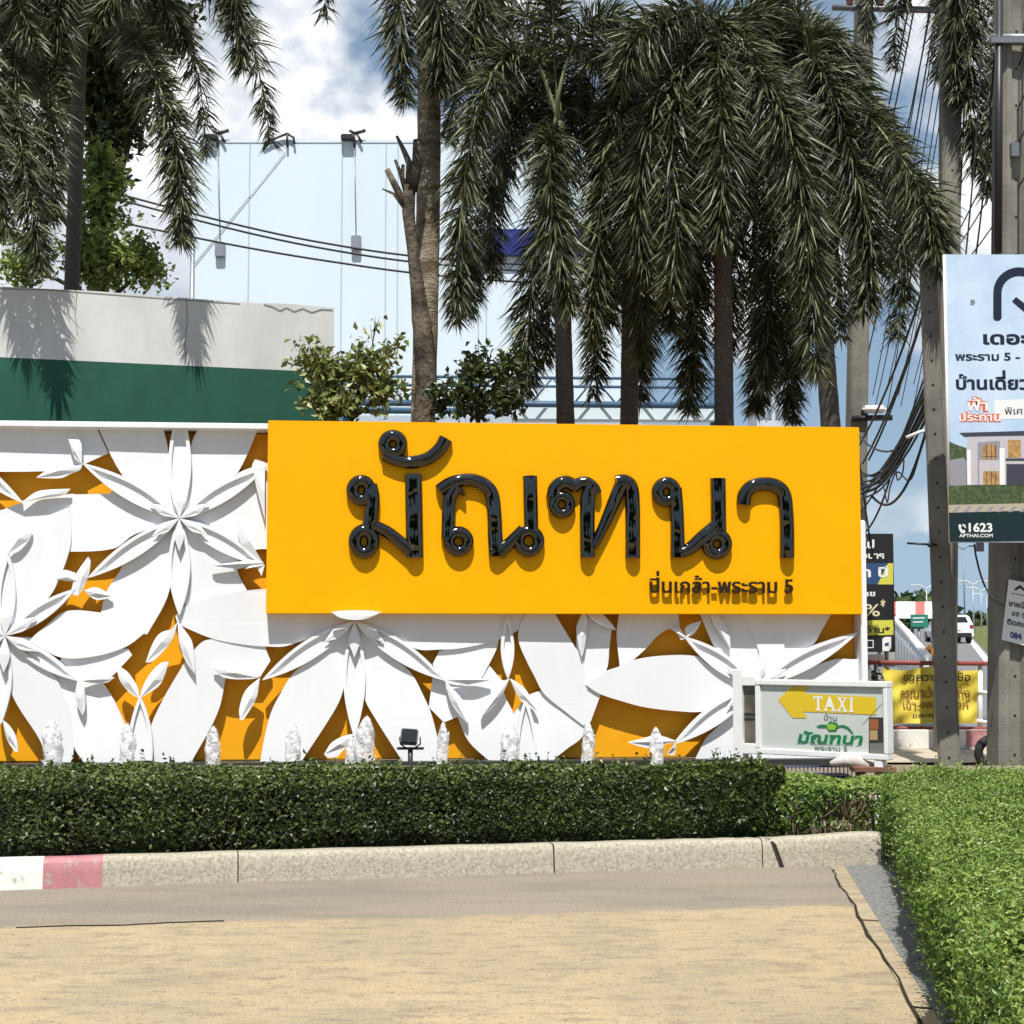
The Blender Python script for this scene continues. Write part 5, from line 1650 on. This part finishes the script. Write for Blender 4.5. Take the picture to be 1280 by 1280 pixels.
vis('window_bar', [(1228,570),(1246,570),(1246,571),(1228,571)], M_bwd, .0048)
vis('column', [(1209,562),(1213.5,562),(1213.5,606),(1209,606)], M_bwhite, .0040); vis('column', [(1249.5,560),(1256,560),(1256,606),(1249.5,606)], M_bwhite, .0044)
vis('upper_window', [(1260,550),(1276,550),(1276,572),(1260,572)], M_bwin, .0040)
vis('garage_door', [(1258,580),(far,580),(far,606),(1258,606)], M_bwd, .0040); vis('balcony_rail', [(1257,573),(far,572),(far,576),(1257,576)], M_bwd, .0046)
vis('white_ribbon', [(1243,500),(far,496),(far,522),(1243,524)], M_bwhite, .0018)
def arc_band(cx, cy, r0, r1, a0, a1, n=14):
    o_ = [(cx + r1*math.cos(a0 + (a1-a0)*i/n), cy - r1*math.sin(a0 + (a1-a0)*i/n)) for i in range(n + 1)]
    return o_ + [(cx + r0*math.cos(a0 + (a1-a0)*i/n), cy - r0*math.sin(a0 + (a1-a0)*i/n)) for i in range(n, -1, -1)]
pts = [(1241.5,398),(1241.5,366)] + [(1274 - 32.5*math.cos(math.pi*i/14), 366 - 32*math.sin(math.pi*i/14)) for i in range(15)] + [(1306.5,398),(1297,401),(1296,366)] + [(1274 + 22*math.cos(math.pi*i/14), 366 - 21*math.sin(math.pi*i/14)) for i in range(15)] + [(1252,398),(1249,401),(1244,401)]
vis('arch_emblem', pts, M_bnavy, .0020)
vis('arch_emblem', [(1265,377),(1270,371),(1297,392),(1297,402),(1292,400)], M_bnavy, .0026)
vis('grommet', [(1213,374.5),(1218,374.5),(1219,378),(1217,381.5),(1213,381)], M_metal, .0022)
def btext(name, s, x0, x1, y, hpx, m_, off, bold=0.0, shear=0.0, cap=.66):
    a_ = bw(x0, y, off); c_ = bw(x1, y, off); h = bw(x0, y - hpx, off)[1] - a_[1]
    text_part(name, s, bb, m_, a_[0], c_[0], a_[1], h, off, bold, 0, shear, cap=cap)
btext('lettering', 'เดอะ', 1229, 1287, 430, 14, M_bnavy, .0022, .035)
btext('lettering', 'พระราม 5 -', 1194, 1275, 450.5, 9, M_bnavy, .0022, .03)
btext('lettering', 'บ้านเดี่ยว', 1195, 1286, 486.5, 14, M_bnavy, .0022, .035)
for bold, m_, of in ((.10, M_bor, .0024), (.02, M_bwhite, .0040)):
    btext('slogan', 'ฟ้า', 1209, 1235, 513, 12, m_, of, bold)
    btext('slogan', 'ประทาน', 1199, 1251, 526, 9, m_, of + .0001, bold)
btext('lettering', 'พิเศษ', 1256, 1288, 518, 8, M_bnavy, .0026, .01)
btext('phone_number', '1623', 1211, 1240.5, 664.5, 10.5, M_bwhite, .0022, .03, cap=.70)
btext('web_address', 'APTHAI.COM', 1199, 1241, 671.5, 4.2, M_bwhite, .0022, .02, cap=.70)
vis('phone_icon', [(1198,656),(1200.5,655),(1202,658),(1201,660),(1203.5,663),(1205,662),(1207,664.5),(1205.5,666.5),(1201.5,666),(1199,662)], M_bwhite, .0022)
vis('phone_icon', [(1203,655),(1206.5,656),(1207.5,660),(1206,660),(1205.5,658),(1203,657)], M_bwhite, .0026)
# paper notice on the thick pole
m = MB()
YN = f3_.y - .24
def nz_(px, py, off=0): return at(px, py, YN - off)
no = at(1268, 765, YN)
ne = empty('paper_notice', no); tag(ne, 'white paper notice taped at a tilt on the thick right hand pole', 'notice')
def nplate(name, pts, m_, off):
    plate_mb([((at(x, y, YN - off) - no).x, (at(x, y, YN - off) - no).z) for x, y in pts], off, .003 if off == 0 else 0).build(name, m_, ne)
nplate('sheet', [(1261,724),(1296,731),(1288,809),(1252,799.5)], M_bwhite, 0)
def ntext(s, x0, x1, y, hpx, m_, bold=0, cap=.66):
    a_ = at(x0, y, YN - .004) - no; c_ = at(x1, y, YN - .004) - no; h = (at(x0, y - hpx, YN - .004) - no).z - a_.z
    text_part('lettering', s, ne, m_, a_.x, c_.x, a_.z, h, .004, bold, 0, xf=lambda X, Z: (X, Z - .19 * (X - a_.x)), cap=cap)
ntext('ขายบ้าน', 1261, 1290, 757, 6, M_bnavy, .03); ntext('๔๕ ตรว', 1265, 1292, 770, 7, M_bnavy, .02); ntext('ติดถนน', 1259, 1289, 780, 6, M_bnavy, .03)
ntext('084', 1263, 1277, 797, 7.5, M_blue, .03, .70)
nplate('roof_mark', [(1267,737),(1275,731),(1284,739),(1280,739),(1275,735),(1270,738)], M_bnavy, .004)
nplate('roof_mark', [(1264,741),(1287,745),(1287,746),(1264,742)], M_gry, .004)

# ------------------------------------------------------------------ wires
def wire(label, pts, r=.012, group=None, sag=0.0, cat='cable', name='power_cable', m_=None):
    P = [at(*p) for p in pts]
    if len(P) == 2:
        A, B = P; P = [A.lerp(B, i / 14) - Vector((0, 0, sag * 4 * (i/14) * (1 - i/14))) for i in range(15)]
    else: P = catmull(P, 12 * (len(P) - 1))
    o = P[0].copy(); m = MB(); m.tube([p - o for p in P], r, 5)
    tag(m.build(name, m_ or M_cable, None, o), label, cat, group)
wire('upper of three power lines crossing in front of the white building', [(-80,175,30), (150,243,30), (400,303,30.5), (640,330,31.2), (1062,345,33)], .022, 'power lines before the white building')
wire('middle of three power lines crossing in front of the white building', [(-80,182,30), (150,250,30), (400,310,30.5), (640,338,31.2), (1062,356,33)], .022, 'power lines before the white building')
wire('lowest of three power lines crossing in front of the white building', [(-80,225,30), (150,278,30), (400,325,30.5), (640,352,31.2), (1062,370,33)], .022, 'power lines before the white building')
GT = 'thin wires above the road at the upper right'
for i, (x0, y0, x1, y1, lab) in enumerate([(1135,14,1040,420,'leftmost thin wire slanting down from the cross arm'), (1142,14,1052,420,'second thin wire slanting down from the cross arm'), (1163,14,1068,440,'third thin wire slanting down from the cross arm'), (1170,14,1085,440,'rightmost thin wire slanting down from the cross arm')]):
    wire(lab, [(x0, y0, 24.0), (x1, y1, 34)], .014, GT, .3)
for i, (a_, b_, lab) in enumerate([((1300,20,17.6),(1130,330,30),'long wire passing just left of the thick pole near its top'), ((1300,75,17.6),(1100,440,32),'long wire crossing the thick pole below the cross arm'), ((1300,125,17.6),(1130,380,30),'long wire crossing the thick pole at its clamp'),
                               ((1300,190,17.6),(1120,400,30),'lowest long wire crossing the thick pole above the billboard'), ((1300,-30,17.6),(1180,240,28),'topmost wire at the upper right corner')]):
    wire(lab, [a_, b_], .010, GT, .35)
GC = 'tangled telephone cables sagging beside the leaning pole'
labs = ['top cable of the sagging bundle left of the leaning pole', 'second cable of the sagging bundle left of the leaning pole', 'thick middle cable of the sagging bundle', 'thick lower cable of the sagging bundle', 'lowest cable of the sagging bundle beside the sign edge']
for i, lab in enumerate(labs):
    wire(lab, [(1164, 462 + 13 * i, 19.5), (1140, 520 + 9 * i, 20.3), (1118, 566 + 6 * i, 21.2), (1098, 590 + 6 * i, 22), (1070, 598 + 7 * i, 23)], (.012, .014, .024, .022, .014)[i], GC)
wire('cable drooping deep below the bundle in a narrow loop', [(1152,560,20), (1138,600,20.2), (1122,590,20.4), (1113,608,20.5), (1109,628,20.5), (1104,606,20.6), (1098,598,20.8)], .010, GC)
wire('small hanging loop below the bundle', [(1130,575,20.4), (1128,592,20.4), (1122,600,20.4), (1120,585,20.5), (1118,574,20.6)], .010, GC)
for i, (x0, y0, x1, y1, lab) in enumerate([(1150,372,1072,560,'leftmost long cable running down behind the palm to the sign edge'), (1158,380,1078,580,'second long cable running down behind the palm to the sign edge'), (1164,360,1086,575,'third long cable running down behind the palm to the sign edge'), (1163,470,1088,602,'cable stretched tight above the bundle')]):
    wire(lab, [(x0, y0, 20), (x1, y1, 24)], .016, GC, .15)
for i, (p0_, p1_, lab) in enumerate([((1070,540,23),(1092,700,23),'cable hanging straight down at the right edge of the yellow sign'), ((1112,600,21),(1078,668,22.5),'stiff cable slanting down to the right edge of the yellow sign'), ((1124,560,20.6),(1074,545,23.4),'thin cable curving back toward the far lamp')]):
    wire(lab, [p0_, p1_], .014, GC, .12)
wire('black cable hanging in a curve from the billboard to the thick pole', [(1218,680,18.5), (1221,700,18.5), (1230,730,18.4), (1243,750,18.3), (1255,757,18.3)], .012)

for i in range(9):
    x0, y0 = 1110 + 9 * i, 20 + 6 * (i % 3); x1 = 1078 + 8 * i + 5 * (i % 2)
    wire('fine dark wire in the fan of wires coming down left of the slim pole', [(x0 + 60, y0 - 60, 23), (x1, 480 + 14 * (i % 4), 33)], .010, 'fan of fine wires left of the slim pole', .2 + .1 * (i % 3))
for i, (a_, b_) in enumerate([((1166,440,19.6),(1076,640,23)), ((1166,452,19.6),(1074,612,23)), ((1164,478,19.6),(1072,588,23.2)), ((1165,492,19.6),(1070,620,23)), ((1165,505,19.6),(1072,604,23)), ((1160,530,19.6),(1090,620,22.5))]):
    wire('black cable hidden among the others in the sagging bundle beside the leaning pole', [a_, b_], .013 + .003 * (i % 3), 'cables inside the sagging bundle', .22 + .12 * (i % 3))
for i, (a_, b_) in enumerate([((1210,-20,22.5),(1196,330,22.2)), ((1232,-20,21),(1206,330,21)), ((1243,60,19),(1218,330,19.6))]):
    wire('slack dark wire hanging beside the drooping frond tips above the billboard', [a_, b_], .012, 'slack wires above the billboard', .25)

# ------------------------------------------------------------------ right hand roadside
# main road climbing away, its edge line and the grass bank
rd = MB()
A = [(26.0, 0.0), (40, .10), (60, .50), (86, 1.20), (120, 2.0), (200, 2.5), (340, 2.7)]
def rx(Y, side):
    # road edges as seen in the photo: left about x=1120.., right 1240
    return 25 + .262 * (Y - 86) - (7.5 if side == 0 else 0)
V = []
for Y, z in A: V += [(rx(Y, 0), Y, z), (rx(Y, 1), Y, z)]
rd.add(V, [(2*i, 2*i + 1, 2*i + 3, 2*i + 2) for i in range(len(A) - 1)])
M_asph = mat('grey_asphalt', (.15, .15, .155), .85, .25, var=.12, vscale=1.5, bump=.1, bscale=60)
ro = struct('main_road', rd, M_asph); flip_up(ro)
ln_ = MB(); V = []
for Y, z in A: V += [(rx(Y, 1) - .45, Y, z + .012), (rx(Y, 1) - .15, Y, z + .012)]
ln_.add(V, [(2*i, 2*i + 1, 2*i + 3, 2*i + 2) for i in range(len(A) - 1)])
o = struct('edge_line', ln_, M_bwhite); flip_up(o)
gr = MB(); V = []
for Y, z in A: V += [(rx(Y, 1) + .02, Y, z - .01), (rx(Y, 1) + 6, Y, z + .6), (rx(Y, 1) + 14, Y, z + .2)]
for i in range(len(A) - 1):
    for k in range(2): gr.add([V[3*i + k], V[3*i + k + 1], V[3*i + 4 + k], V[3*i + 3 + k]], [(0, 1, 2, 3)])
M_grass = mat('grass_bank', (.075, .105, .03), .95, .1, var=.4, vscale=5, bump=.6, bscale=30, base2=(.15, .14, .06), mixscale=1.3)
o = struct('grass_bank', gr, M_grass); flip_up(o)
# frontage asphalt and the sunlit pavement
fr_ = MB(); fr_.add([(3.6, 20.5, .0), (16, 20.5, .0), (16, 26.4, .0), (3.6, 26.4, .0)], [(0, 1, 2, 3)])
struct('side_pavement', fr_, mat('pale_pavement', (.42, .36, .27), .9, .2, var=.15, vscale=3, bump=.15))
rk = MB(); rk.box((5.4, 22.9, 0.004), (13, 23.15, .26)); 
struct('painted_kerb', rk, M_kw)
for i in range(6):
    x = 6.45 + i * 1.05
    pk = MB(); pk.box((x, 22.893, .03), (x + .42, 22.899, .262)); struct('kerb_paint_patch', pk, M_kp)

# red and white rail fence with the yellow banner
YF_ = 24.0
fe = empty('rail_fence', (at(1083, 900, YF_).x, YF_, 0)); tag(fe, 'low red railing with white posts across the end of the side road', 'fence')
q = lambda x, y, Y=YF_: at(x, y, Y) - fe.location
M_red = mat('red_rail_paint', (.24, .05, .04), .6, var=.2, vscale=6)
for y in (829, 911):
    m = MB(); m.tube([q(1078, y - 1), q(1180, y), q(1300, y + 1)], .035, 8); m.build('rail', M_red, fe)
for x in (1086, 1152, 1226, 1290):
    m = MB(); a_ = q(x, 911); b_ = q(x, 829); m.tube([(a_.x, .05, 0), (b_.x, .05, b_.z)], .04, 8); m.build('post', M_frame, fe)
for y in (868, 905):
    m = MB(); m.tube([q(1220, y - 4) + Vector((0, .02, 0)), q(1300, y + 8) + Vector((0, .02, 0))], .03, 6); m.build('lower_bar', M_frame, fe)
ban = empty('yellow_banner', at(1103, 835, YF_ - .06)); tag(ban, 'yellow cloth banner with Thai writing tied to the red railing', 'banner')
g = np.random.default_rng(5)
def bl_(px, py, off=0.0):
    p_ = at(px, py, YF_ - .06) - ban.location; return p_
nx_, nz2 = 40, 16; V = []; fs = []
for j in range(nz2 + 1):
    for i in range(nx_ + 1):
        u, v = i / nx_, j / nz2
        x = 1103 + (1221 - 1103) * u + 1.2 * v; y = 836 + (904 - 836) * v + 2.5 * math.sin(u * 9) * (1 - v) 
        if u < .3: y += 3 * (0.3 - u) * (v - .5) * 4; x += 10 * v * max(0, .12 - u) / .12
        p_ = bl_(x, y); dy = .035 * math.sin(u * 23 + v * 3) + .03 * math.sin(u * 11 - v * 6 + 1) + .02 * math.sin((u + v) * 17)
        V.append((p_.x, dy, p_.z))
for j in range(nz2):
    for i in range(nx_): a_ = j * (nx_ + 1) + i; fs.append((a_, a_ + nx_ + 1, a_ + nx_ + 2, a_ + 1))
M_ban = mat('yellow_cloth', (.62, .50, .07), .7, .2, var=.06, vscale=6)
MB().add(V, fs, 0, True).build('cloth', M_ban, ban)
M_bbr = mat('banner_brown_print', (.20, .08, .02), .7); M_bbk = mat('banner_black_print', (.03, .025, .02), .7)
for s, x0_, x1_, y_, h_p, m_ in (('ขอความร่วมมือ', 1129, 1212, 851, 7.5, M_bbk), ('กรุณาเว้นช่องทาง', 1125, 1212, 872, 9, M_bbr), ('เข้า-ออกสะดวก', 1129, 1210, 885, 7, M_bbr), ('ขอบคุณค่ะ', 1140, 1190, 896, 3.5, M_bbk)):
    a_ = bl_(x0_, y_); c_ = bl_(x1_, y_); h = (bl_(x0_, y_ - h_p) - a_).z
    for o_ in text_part('lettering', s, ban, m_, a_.x, c_.x, a_.z, h, .0, .015, 0):
        wd = bl_(1221, 870).x - bl_(1103, 870).x; ht_ = bl_(1150, 904).z - bl_(1150, 836).z
        for v_ in o_.data.vertices:              # the print follows the folds of the cloth
            u, v = (v_.co.x - bl_(1103, 870).x) / wd, (v_.co.z - bl_(1150, 836).z) / ht_
            v_.co.y += .035 * math.sin(u * 23 + v * 3) + .03 * math.sin(u * 11 - v * 6 + 1) + .02 * math.sin((u + v) * 17) - .024

# vertical dark advertisement behind the sign's right edge
YV = 27.0
av = empty('vertical_ad_sign', (at(1062, 740, YV).x, YV, 0)); tag(av, 'tall narrow black and yellow advertising sign just right of the flower wall', 'sign')
def vw(px, py, off=0.0):
    p_ = at(px, py, YV - off) - av.location; return (p_.x, p_.z)
M_ank = mat('ad_black', (.016, .015, .018), .4); M_ayl = mat('ad_yellow', (.60, .58, .08), .4); M_abl = mat('ad_blue', (.03, .07, .18), .4); M_apl = mat('ad_pale_gold', (.68, .62, .38), .4)
m = MB(); c0, c1 = vw(1050, 815), vw(1116.5, 667)
m.bbox((c0[0], 0, c0[1]), (c1[0], .08, c1[1]), .006); m.build('board', M_ank, av)
def vp(name, pts, m_, off): plate_mb([vw(x, y, off) for x, y in pts], off, 0).build(name, m_, av)
vp('yellow_panel', [(1050,704),(1116.5,704),(1116.5,730.5),(1050,730.5)], M_ayl, .002); vp('blue_panel', [(1050,704),(1110,704),(1097,730.5),(1050,730.5)], M_abl, .004)
vp('yellow_panel', [(1050,776),(1116.5,775),(1117,793.5),(1050,795)], M_ayl, .002); vp('white_tag', [(1103,798),(1107,796),(1114,796),(1114,810),(1111,814),(1103,814)], M_bwhite, .002)
vp('blue_mark', [(1106,804),(1111,803),(1111,807),(1106,808)], M_abl, .004); vp('frame_mark', [(1084,800),(1092,800),(1092,810),(1084,810),(1084,809),(1091,809),(1091,801),(1084,801)], M_bwhite, .002)
def vt(s, x0_, x1_, y_, hpx, m_, bold=.03, cap=.66):
    a_ = vw(x0_, y_, .006); c_ = vw(x1_, y_, .006); h = vw(x0_, y_ - hpx, .006)[1] - a_[1]
    text_part('lettering', s, av, m_, a_[0], c_[0], a_[1], h, .006, bold, 0, cap=cap, each=len(s) < 4)
vt('ที่ไป', 1068, 1093, 685, 9, M_bwhite); vt('จองนาฯ', 1062, 1105, 698, 7, M_bwhite); vt('ทุก ปี', 1062, 1110, 721, 11, M_bwhite); vt('คข', 1078, 1094, 745, 6, M_bwhite)
vt('0%', 1066, 1100, 770, 15, M_apl, .01, .70); vt('*', 1101, 1107, 764, 14, M_apl, .02, .70); vt('5 ล้าน*', 1070, 1113, 791, 7, M_ank, .02)
for x in (1056, 1110):
    m = MB(); a_ = vw(x, 815); m.tube([(a_[0], .12, 0), (a_[0], .12, vw(x, 680)[1])], .04, 8); m.build('post', M_galv, av)
# small plant and white board below it
m = MB(); p0_ = at(1084, 838, 25.2); c_ = at(1106, 818, 25.2)
bd = empty('notice_board', (p0_.x, 25.2, 0)); tag(bd, 'small pale board on a post below the black and yellow sign', 'board')
m = MB(); m.bbox((0, 0, at(1084, 826, 25.2).z), (c_.x - p0_.x, .04, c_.z), .004); m.build('panel', mat('pale_pink_board', (.60, .50, .46), .6), bd)
m = MB(); m.tube([(.14, .06, 0), (.14, .06, c_.z - .02)], .025, 8); m.build('post', M_galv, bd)
bush('potted_shrub', 'small dark leafy plant at the foot of the wall beside the banner', 'shrub', (1094, 900, 24.6), [(1092,845,24.5,9,12,160),(1096,868,24.5,10,16,160)], M_broad, .07, .035, 91, r=.02)

# white guard rail of the ramp, canopy, signs, car and lamps along the road
GRAIL = MB()
e = empty('guard_rail', (at(1120, 800, 34).x, 34, 0)); tag(e, 'white metal guard rail descending along the ramp beyond the banner', 'railing')
q = lambda x, y, Y: at(x, y, Y) - e.location
tp0, tp1 = (1118, 774, 40), (1160, 822, 29)
m = MB(); m.tube([q(*tp0), q(1138, 795, 35), q(*tp1)], .075, 8); m.build('top_rail', M_frame, e)
m = MB(); m.tube([q(1118, 790, 40), q(1138, 812, 35), q(1158, 834, 29)], .05, 8); m.build('lower_rail', M_frame, e)
for i in range(12):
    t_ = i / 11; x = 1119 + 40 * t_; y = 775 + 46 * t_ + (0 if True else 0); Y = 40 - 11 * t_
    a_ = q(x, y, Y); m = MB(); m.tube([a_, Vector((a_.x, a_.y, max(-.02, a_.z - 1.15)))], .03, 6); m.build('post', M_frame, e)
YC_ = 60.0
e = empty('market_canopy', (at(1150, 800, YC_).x, YC_, 0)); tag(e, 'red and white striped canopy roof in the distance beside the ramp', 'canopy')
q = lambda x, y, Y=YC_: at(x, y, Y) - e.location
M_cr = mat('canopy_red', (.50, .10, .08), .7); 
for i in range(6):
    x0_ = 1096 + i * 12
    m = MB(); a_, b_, c_, d_ = q(x0_, 752, 63), q(x0_ + 12, 752, 63), q(x0_ + 12, 768, 58), q(x0_, 768, 58)
    m.add([a_, b_, c_, d_, a_ - Vector((0,0,.15)), b_ - Vector((0,0,.15)), c_ - Vector((0,0,.15)), d_ - Vector((0,0,.15))], [(0,3,2,1),(4,5,6,7),(3,7,6,2),(0,1,5,4),(0,4,7,3),(1,2,6,5)])
    m.build('striped_cloth', M_cr if i % 3 == 1 else M_bwhite, e)
for x in (1098, 1140, 1166):
    a_ = q(x, 766, 59); m = MB(); m.tube([Vector((a_.x, a_.y, 0)), a_], .07, 6); m.build('post', M_galv, e)
def board_sign(name, label, cat, px0, py0, px1, py1, Y, m_, marks, post=True):
    e_ = empty(name, (at((px0 + px1) / 2, py1, Y).x, Y, 0)); tag(e_, label, cat)
    f = lambda x, y, o=0: ((at(x, y, Y - o) - e_.location).x, (at(x, y, Y - o) - e_.location).z)
    a_ = f(px0, py1); c_ = f(px1, py0)
    m = MB(); m.bbox((a_[0], 0, a_[1]), (c_[0], .06, c_[1]), .01); m.build('panel', m_, e_)
    for pts, mm in marks: plate_mb([f(x, y, .01) for x, y in pts], .01, 0).build('marking', mm, e_)
    if post:
        cx = (a_[0] + c_[0]) / 2; m = MB(); m.tube([(cx, .12, 0), (cx, .12, c_[1] - .1)], .05, 8); m.build('post', M_galv, e_)
M_sgn = mat('road_sign_green', (.02, .20, .14), .5); M_sor = mat('sign_orange', (.70, .28, .05), .5)
board_sign('road_sign', 'small green road direction sign beyond the guard rail', 'road sign', 1139, 768, 1160, 784, 52, M_sgn, [([(1141,772),(1156,771.5),(1156,773),(1141,773.5)], M_bwhite), ([(1141,777),(1154,776.5),(1154,778),(1141,778.5)], M_bwhite)])
# orange warning diamond
e = empty('warning_sign', (at(1161, 815, 30).x, 30, 0)); tag(e, 'orange diamond shaped warning sign left of the leaning pole', 'road sign')
f = lambda x, y, o=0: ((at(x, y, 30 - o) - e.location).x, (at(x, y, 30 - o) - e.location).z)
plate_mb([f(1161,805), f(1169,814), f(1162,823), f(1154,814)], .04, .04).build('panel', M_sor, e)
plate_mb([f(1161,810), f(1163,815), f(1162,819), f(1159,817), f(1160,813)], .045, 0).build('symbol', M_ank, e)
a_ = f(1161, 820); m = MB(); m.tube([(a_[0], .04, 0), (a_[0], .04, f(1161, 808)[1])], .03, 8); m.build('post', M_galv, e)
# tyre leaning behind the thick pole
p0_ = at(1240, 948, 19.2); m = MB(); Rr, rr_ = .16, .055
P = [Vector((Rr * math.cos(a), 0, Rr * math.sin(a))) for a in [2*math.pi*i/25 for i in range(26)]]
m.tube(P, rr_, 10, cap=False)
tag(m.build('old_tyre', mat('tyre_rubber', (.02, .02, .02), .8), None, (p0_.x, p0_.y, Rr + rr_)), 'old black tyre leaning against the foot of the thick right pole', 'tyre')
# car, seen from behind
def rear_car(label, px, py, Y, W=1.85, H=1.52, Lc=4.3):
    p_ = at(px, py, Y); root = empty('parked_car', p_, (0, 0, R(-3))); tag(root, label, 'car')
    root.name = 'white_car'
    Mp = mat('car_white_paint', (.72, .73, .74), .25, .5, coat=.4); Mg = mat('car_glass', (.012, .014, .018), .08, .6); Mr = mat('tail_lamp_red', (.35, .02, .02), .3)
    prof = [(0, .32), (0, .62), (.04, .95), (.14, 1.08), (.42, 1.42), (.75, H), (1.9, H), (2.75, 1.08), (4.05, .92), (Lc, .70), (Lc, .32)]
    V = []; n = len(prof)
    for s in (-1, 1):
        for y, z in prof:
            w = W / 2 * (1 - .16 * max(0, (z - .95) / (H - .95)))
            V.append((s * w, y, z))
    fs = [tuple(range(n)), tuple(range(2*n - 1, n - 1, -1))] + [(i, i + n, (i+1) % n + n, (i+1) % n) for i in range(n)]
    m = MB(); m.add(V, fs); o_ = m.build('body', Mp, root)
    bm = bmesh.new(); bm.from_mesh(o_.data); bmesh.ops.bevel(bm, geom=bm.edges[:], offset=.05, segments=2, affect='EDGES'); bmesh.ops.recalc_face_normals(bm, faces=bm.faces[:]); bm.to_mesh(o_.data); bm.free()
    m = MB(); m.add([(-.66, .145, 1.12), (.66, .145, 1.12), (.58, .405, 1.41), (-.58, .405, 1.41)], [(0, 1, 2, 3)])
    for v in range(4): m.v[v] = (m.v[v][0], m.v[v][1] - .012, m.v[v][2] + .006)
    m.build('rear_window', Mg, root)
    for s in (-1, 1):
        m = MB(); m.bbox((s * .88 - .17 if s > 0 else -.89, -.012, .80), (.89 if s > 0 else -.88 + .17, .08, .98), .01); m.build('tail_light', Mr, root)
        for y in (.85, 3.45):
            m = MB(); Mx = Matrix.Translation((s * .83, y, .32)) @ Matrix.Rotation(R(90), 4, 'Y')
            k_ = len(m.v); m.lathe([(.18, -.11), (.30, -.11), (.32, -.08), (.32, .08), (.30, .11), (.18, .11)], 18)
            m.v = [tuple(Mx @ Vector(q_)) for q_ in m.v]; wo = m.build('wheel', MATS['tyre_rubber'], root)
            m = MB(); m.lathe([(.02, s * .115), (.16, s * .113), (.17, s * .09)], 14); m.v = [tuple(Mx @ Vector(q_)) for q_ in m.v]; m.build('rim', M_galv, wo)
    m = MB(); m.bbox((-.80, -.03, .30), (.80, .06, .55), .02); m.build('rear_bumper', M_dark, root)
    m = MB(); m.box((-.24, -.022, .70), (.24, -.006, .82)); m.build('number_plate', M_bwhite, root)
rear_car('white hatchback seen from behind driving up the ramp beside the leaning pole', 1196, 804, 86.0)
# double armed street lamps far along the road
for i, (px, ptop, Y, lab) in enumerate([(1204, 684, 130, 'tallest distant street lamp right beside the leaning pole'), (1216, 728, 110, 'distant street lamp with white arms, left of the next one'), (1226, 736, 135, 'distant street lamp with white arms in the middle of the row'), (1233, 744, 170, 'small distant street lamp near the thick pole'), (1158, 733, 120, 'distant street lamp head showing left of the leaning pole')]):
    z = at(px, ptop, Y).z; p_ = at(px, ptop, Y)
    e_ = empty('street_lamp', (p_.x, Y, 0)); tag(e_, lab, 'street lamp', 'street lamps far along the ramp road')
    s_ = Y / F
    m = MB(); m.tube([(0, 0, 0), (0, 0, z)], [.08, .04], 8); m.build('pole', M_metal if i else M_galv, e_)
    for sg in (-1, 1):
        m = MB(); m.tube([(0, 0, z - .2), (sg * 6 * s_, 0, z + .8 * s_), (sg * 13 * s_, 0, z + 1.4 * s_)], .04, 6); m.build('arm', M_frame if i else M_galv, e_)
        m = MB(); m.bbox((sg * 13 * s_ - .4, -.15, z + 1.0 * s_), (sg * 13 * s_ + .4, .15, z + 2.2 * s_), .03); m.build('lamp_head', M_frame if i else M_dark, e_)
# trees along the far horizon
g = np.random.default_rng(77)
n = 26000
xx = g.uniform(-160, 260, n); yy = g.uniform(330, 420, n)
hh = 5.5 + 3.0 * np.sin(xx * .09) + 2.2 * np.sin(xx * .23 + 1) + 1.5 * np.sin(xx * .51)
zz_ = np.clip(hh, 3.0, 20) * (g.random(n) ** .7)
C = np.stack([xx, yy, zz_], 1); N = unit(np.stack([g.normal(size=n) * .4, -np.ones(n), np.full(n, .7)], 1))
tag(leafy('far_trees', C, N, 3.2, 1.9, M_far, None, 78), kind='stuff')

# the tree belt on the other side of the road, behind the viewer (it shows in the glossy letters)
n = 15000
xx = g.uniform(-45, 45, n); yy = g.uniform(-34, -26, n)
hh = 9 + 3.0 * np.sin(xx * .21) + 2.0 * np.sin(xx * .53 + 1)
C = np.stack([xx, yy, np.clip(hh, 4, 20) * (g.random(n) ** .8)], 1); N = unit(np.stack([g.normal(size=n) * .4, np.ones(n), np.full(n, .7)], 1))
tag(leafy('roadside_trees', C, N, 1.3, .8, M_far, None, 79), kind='stuff')
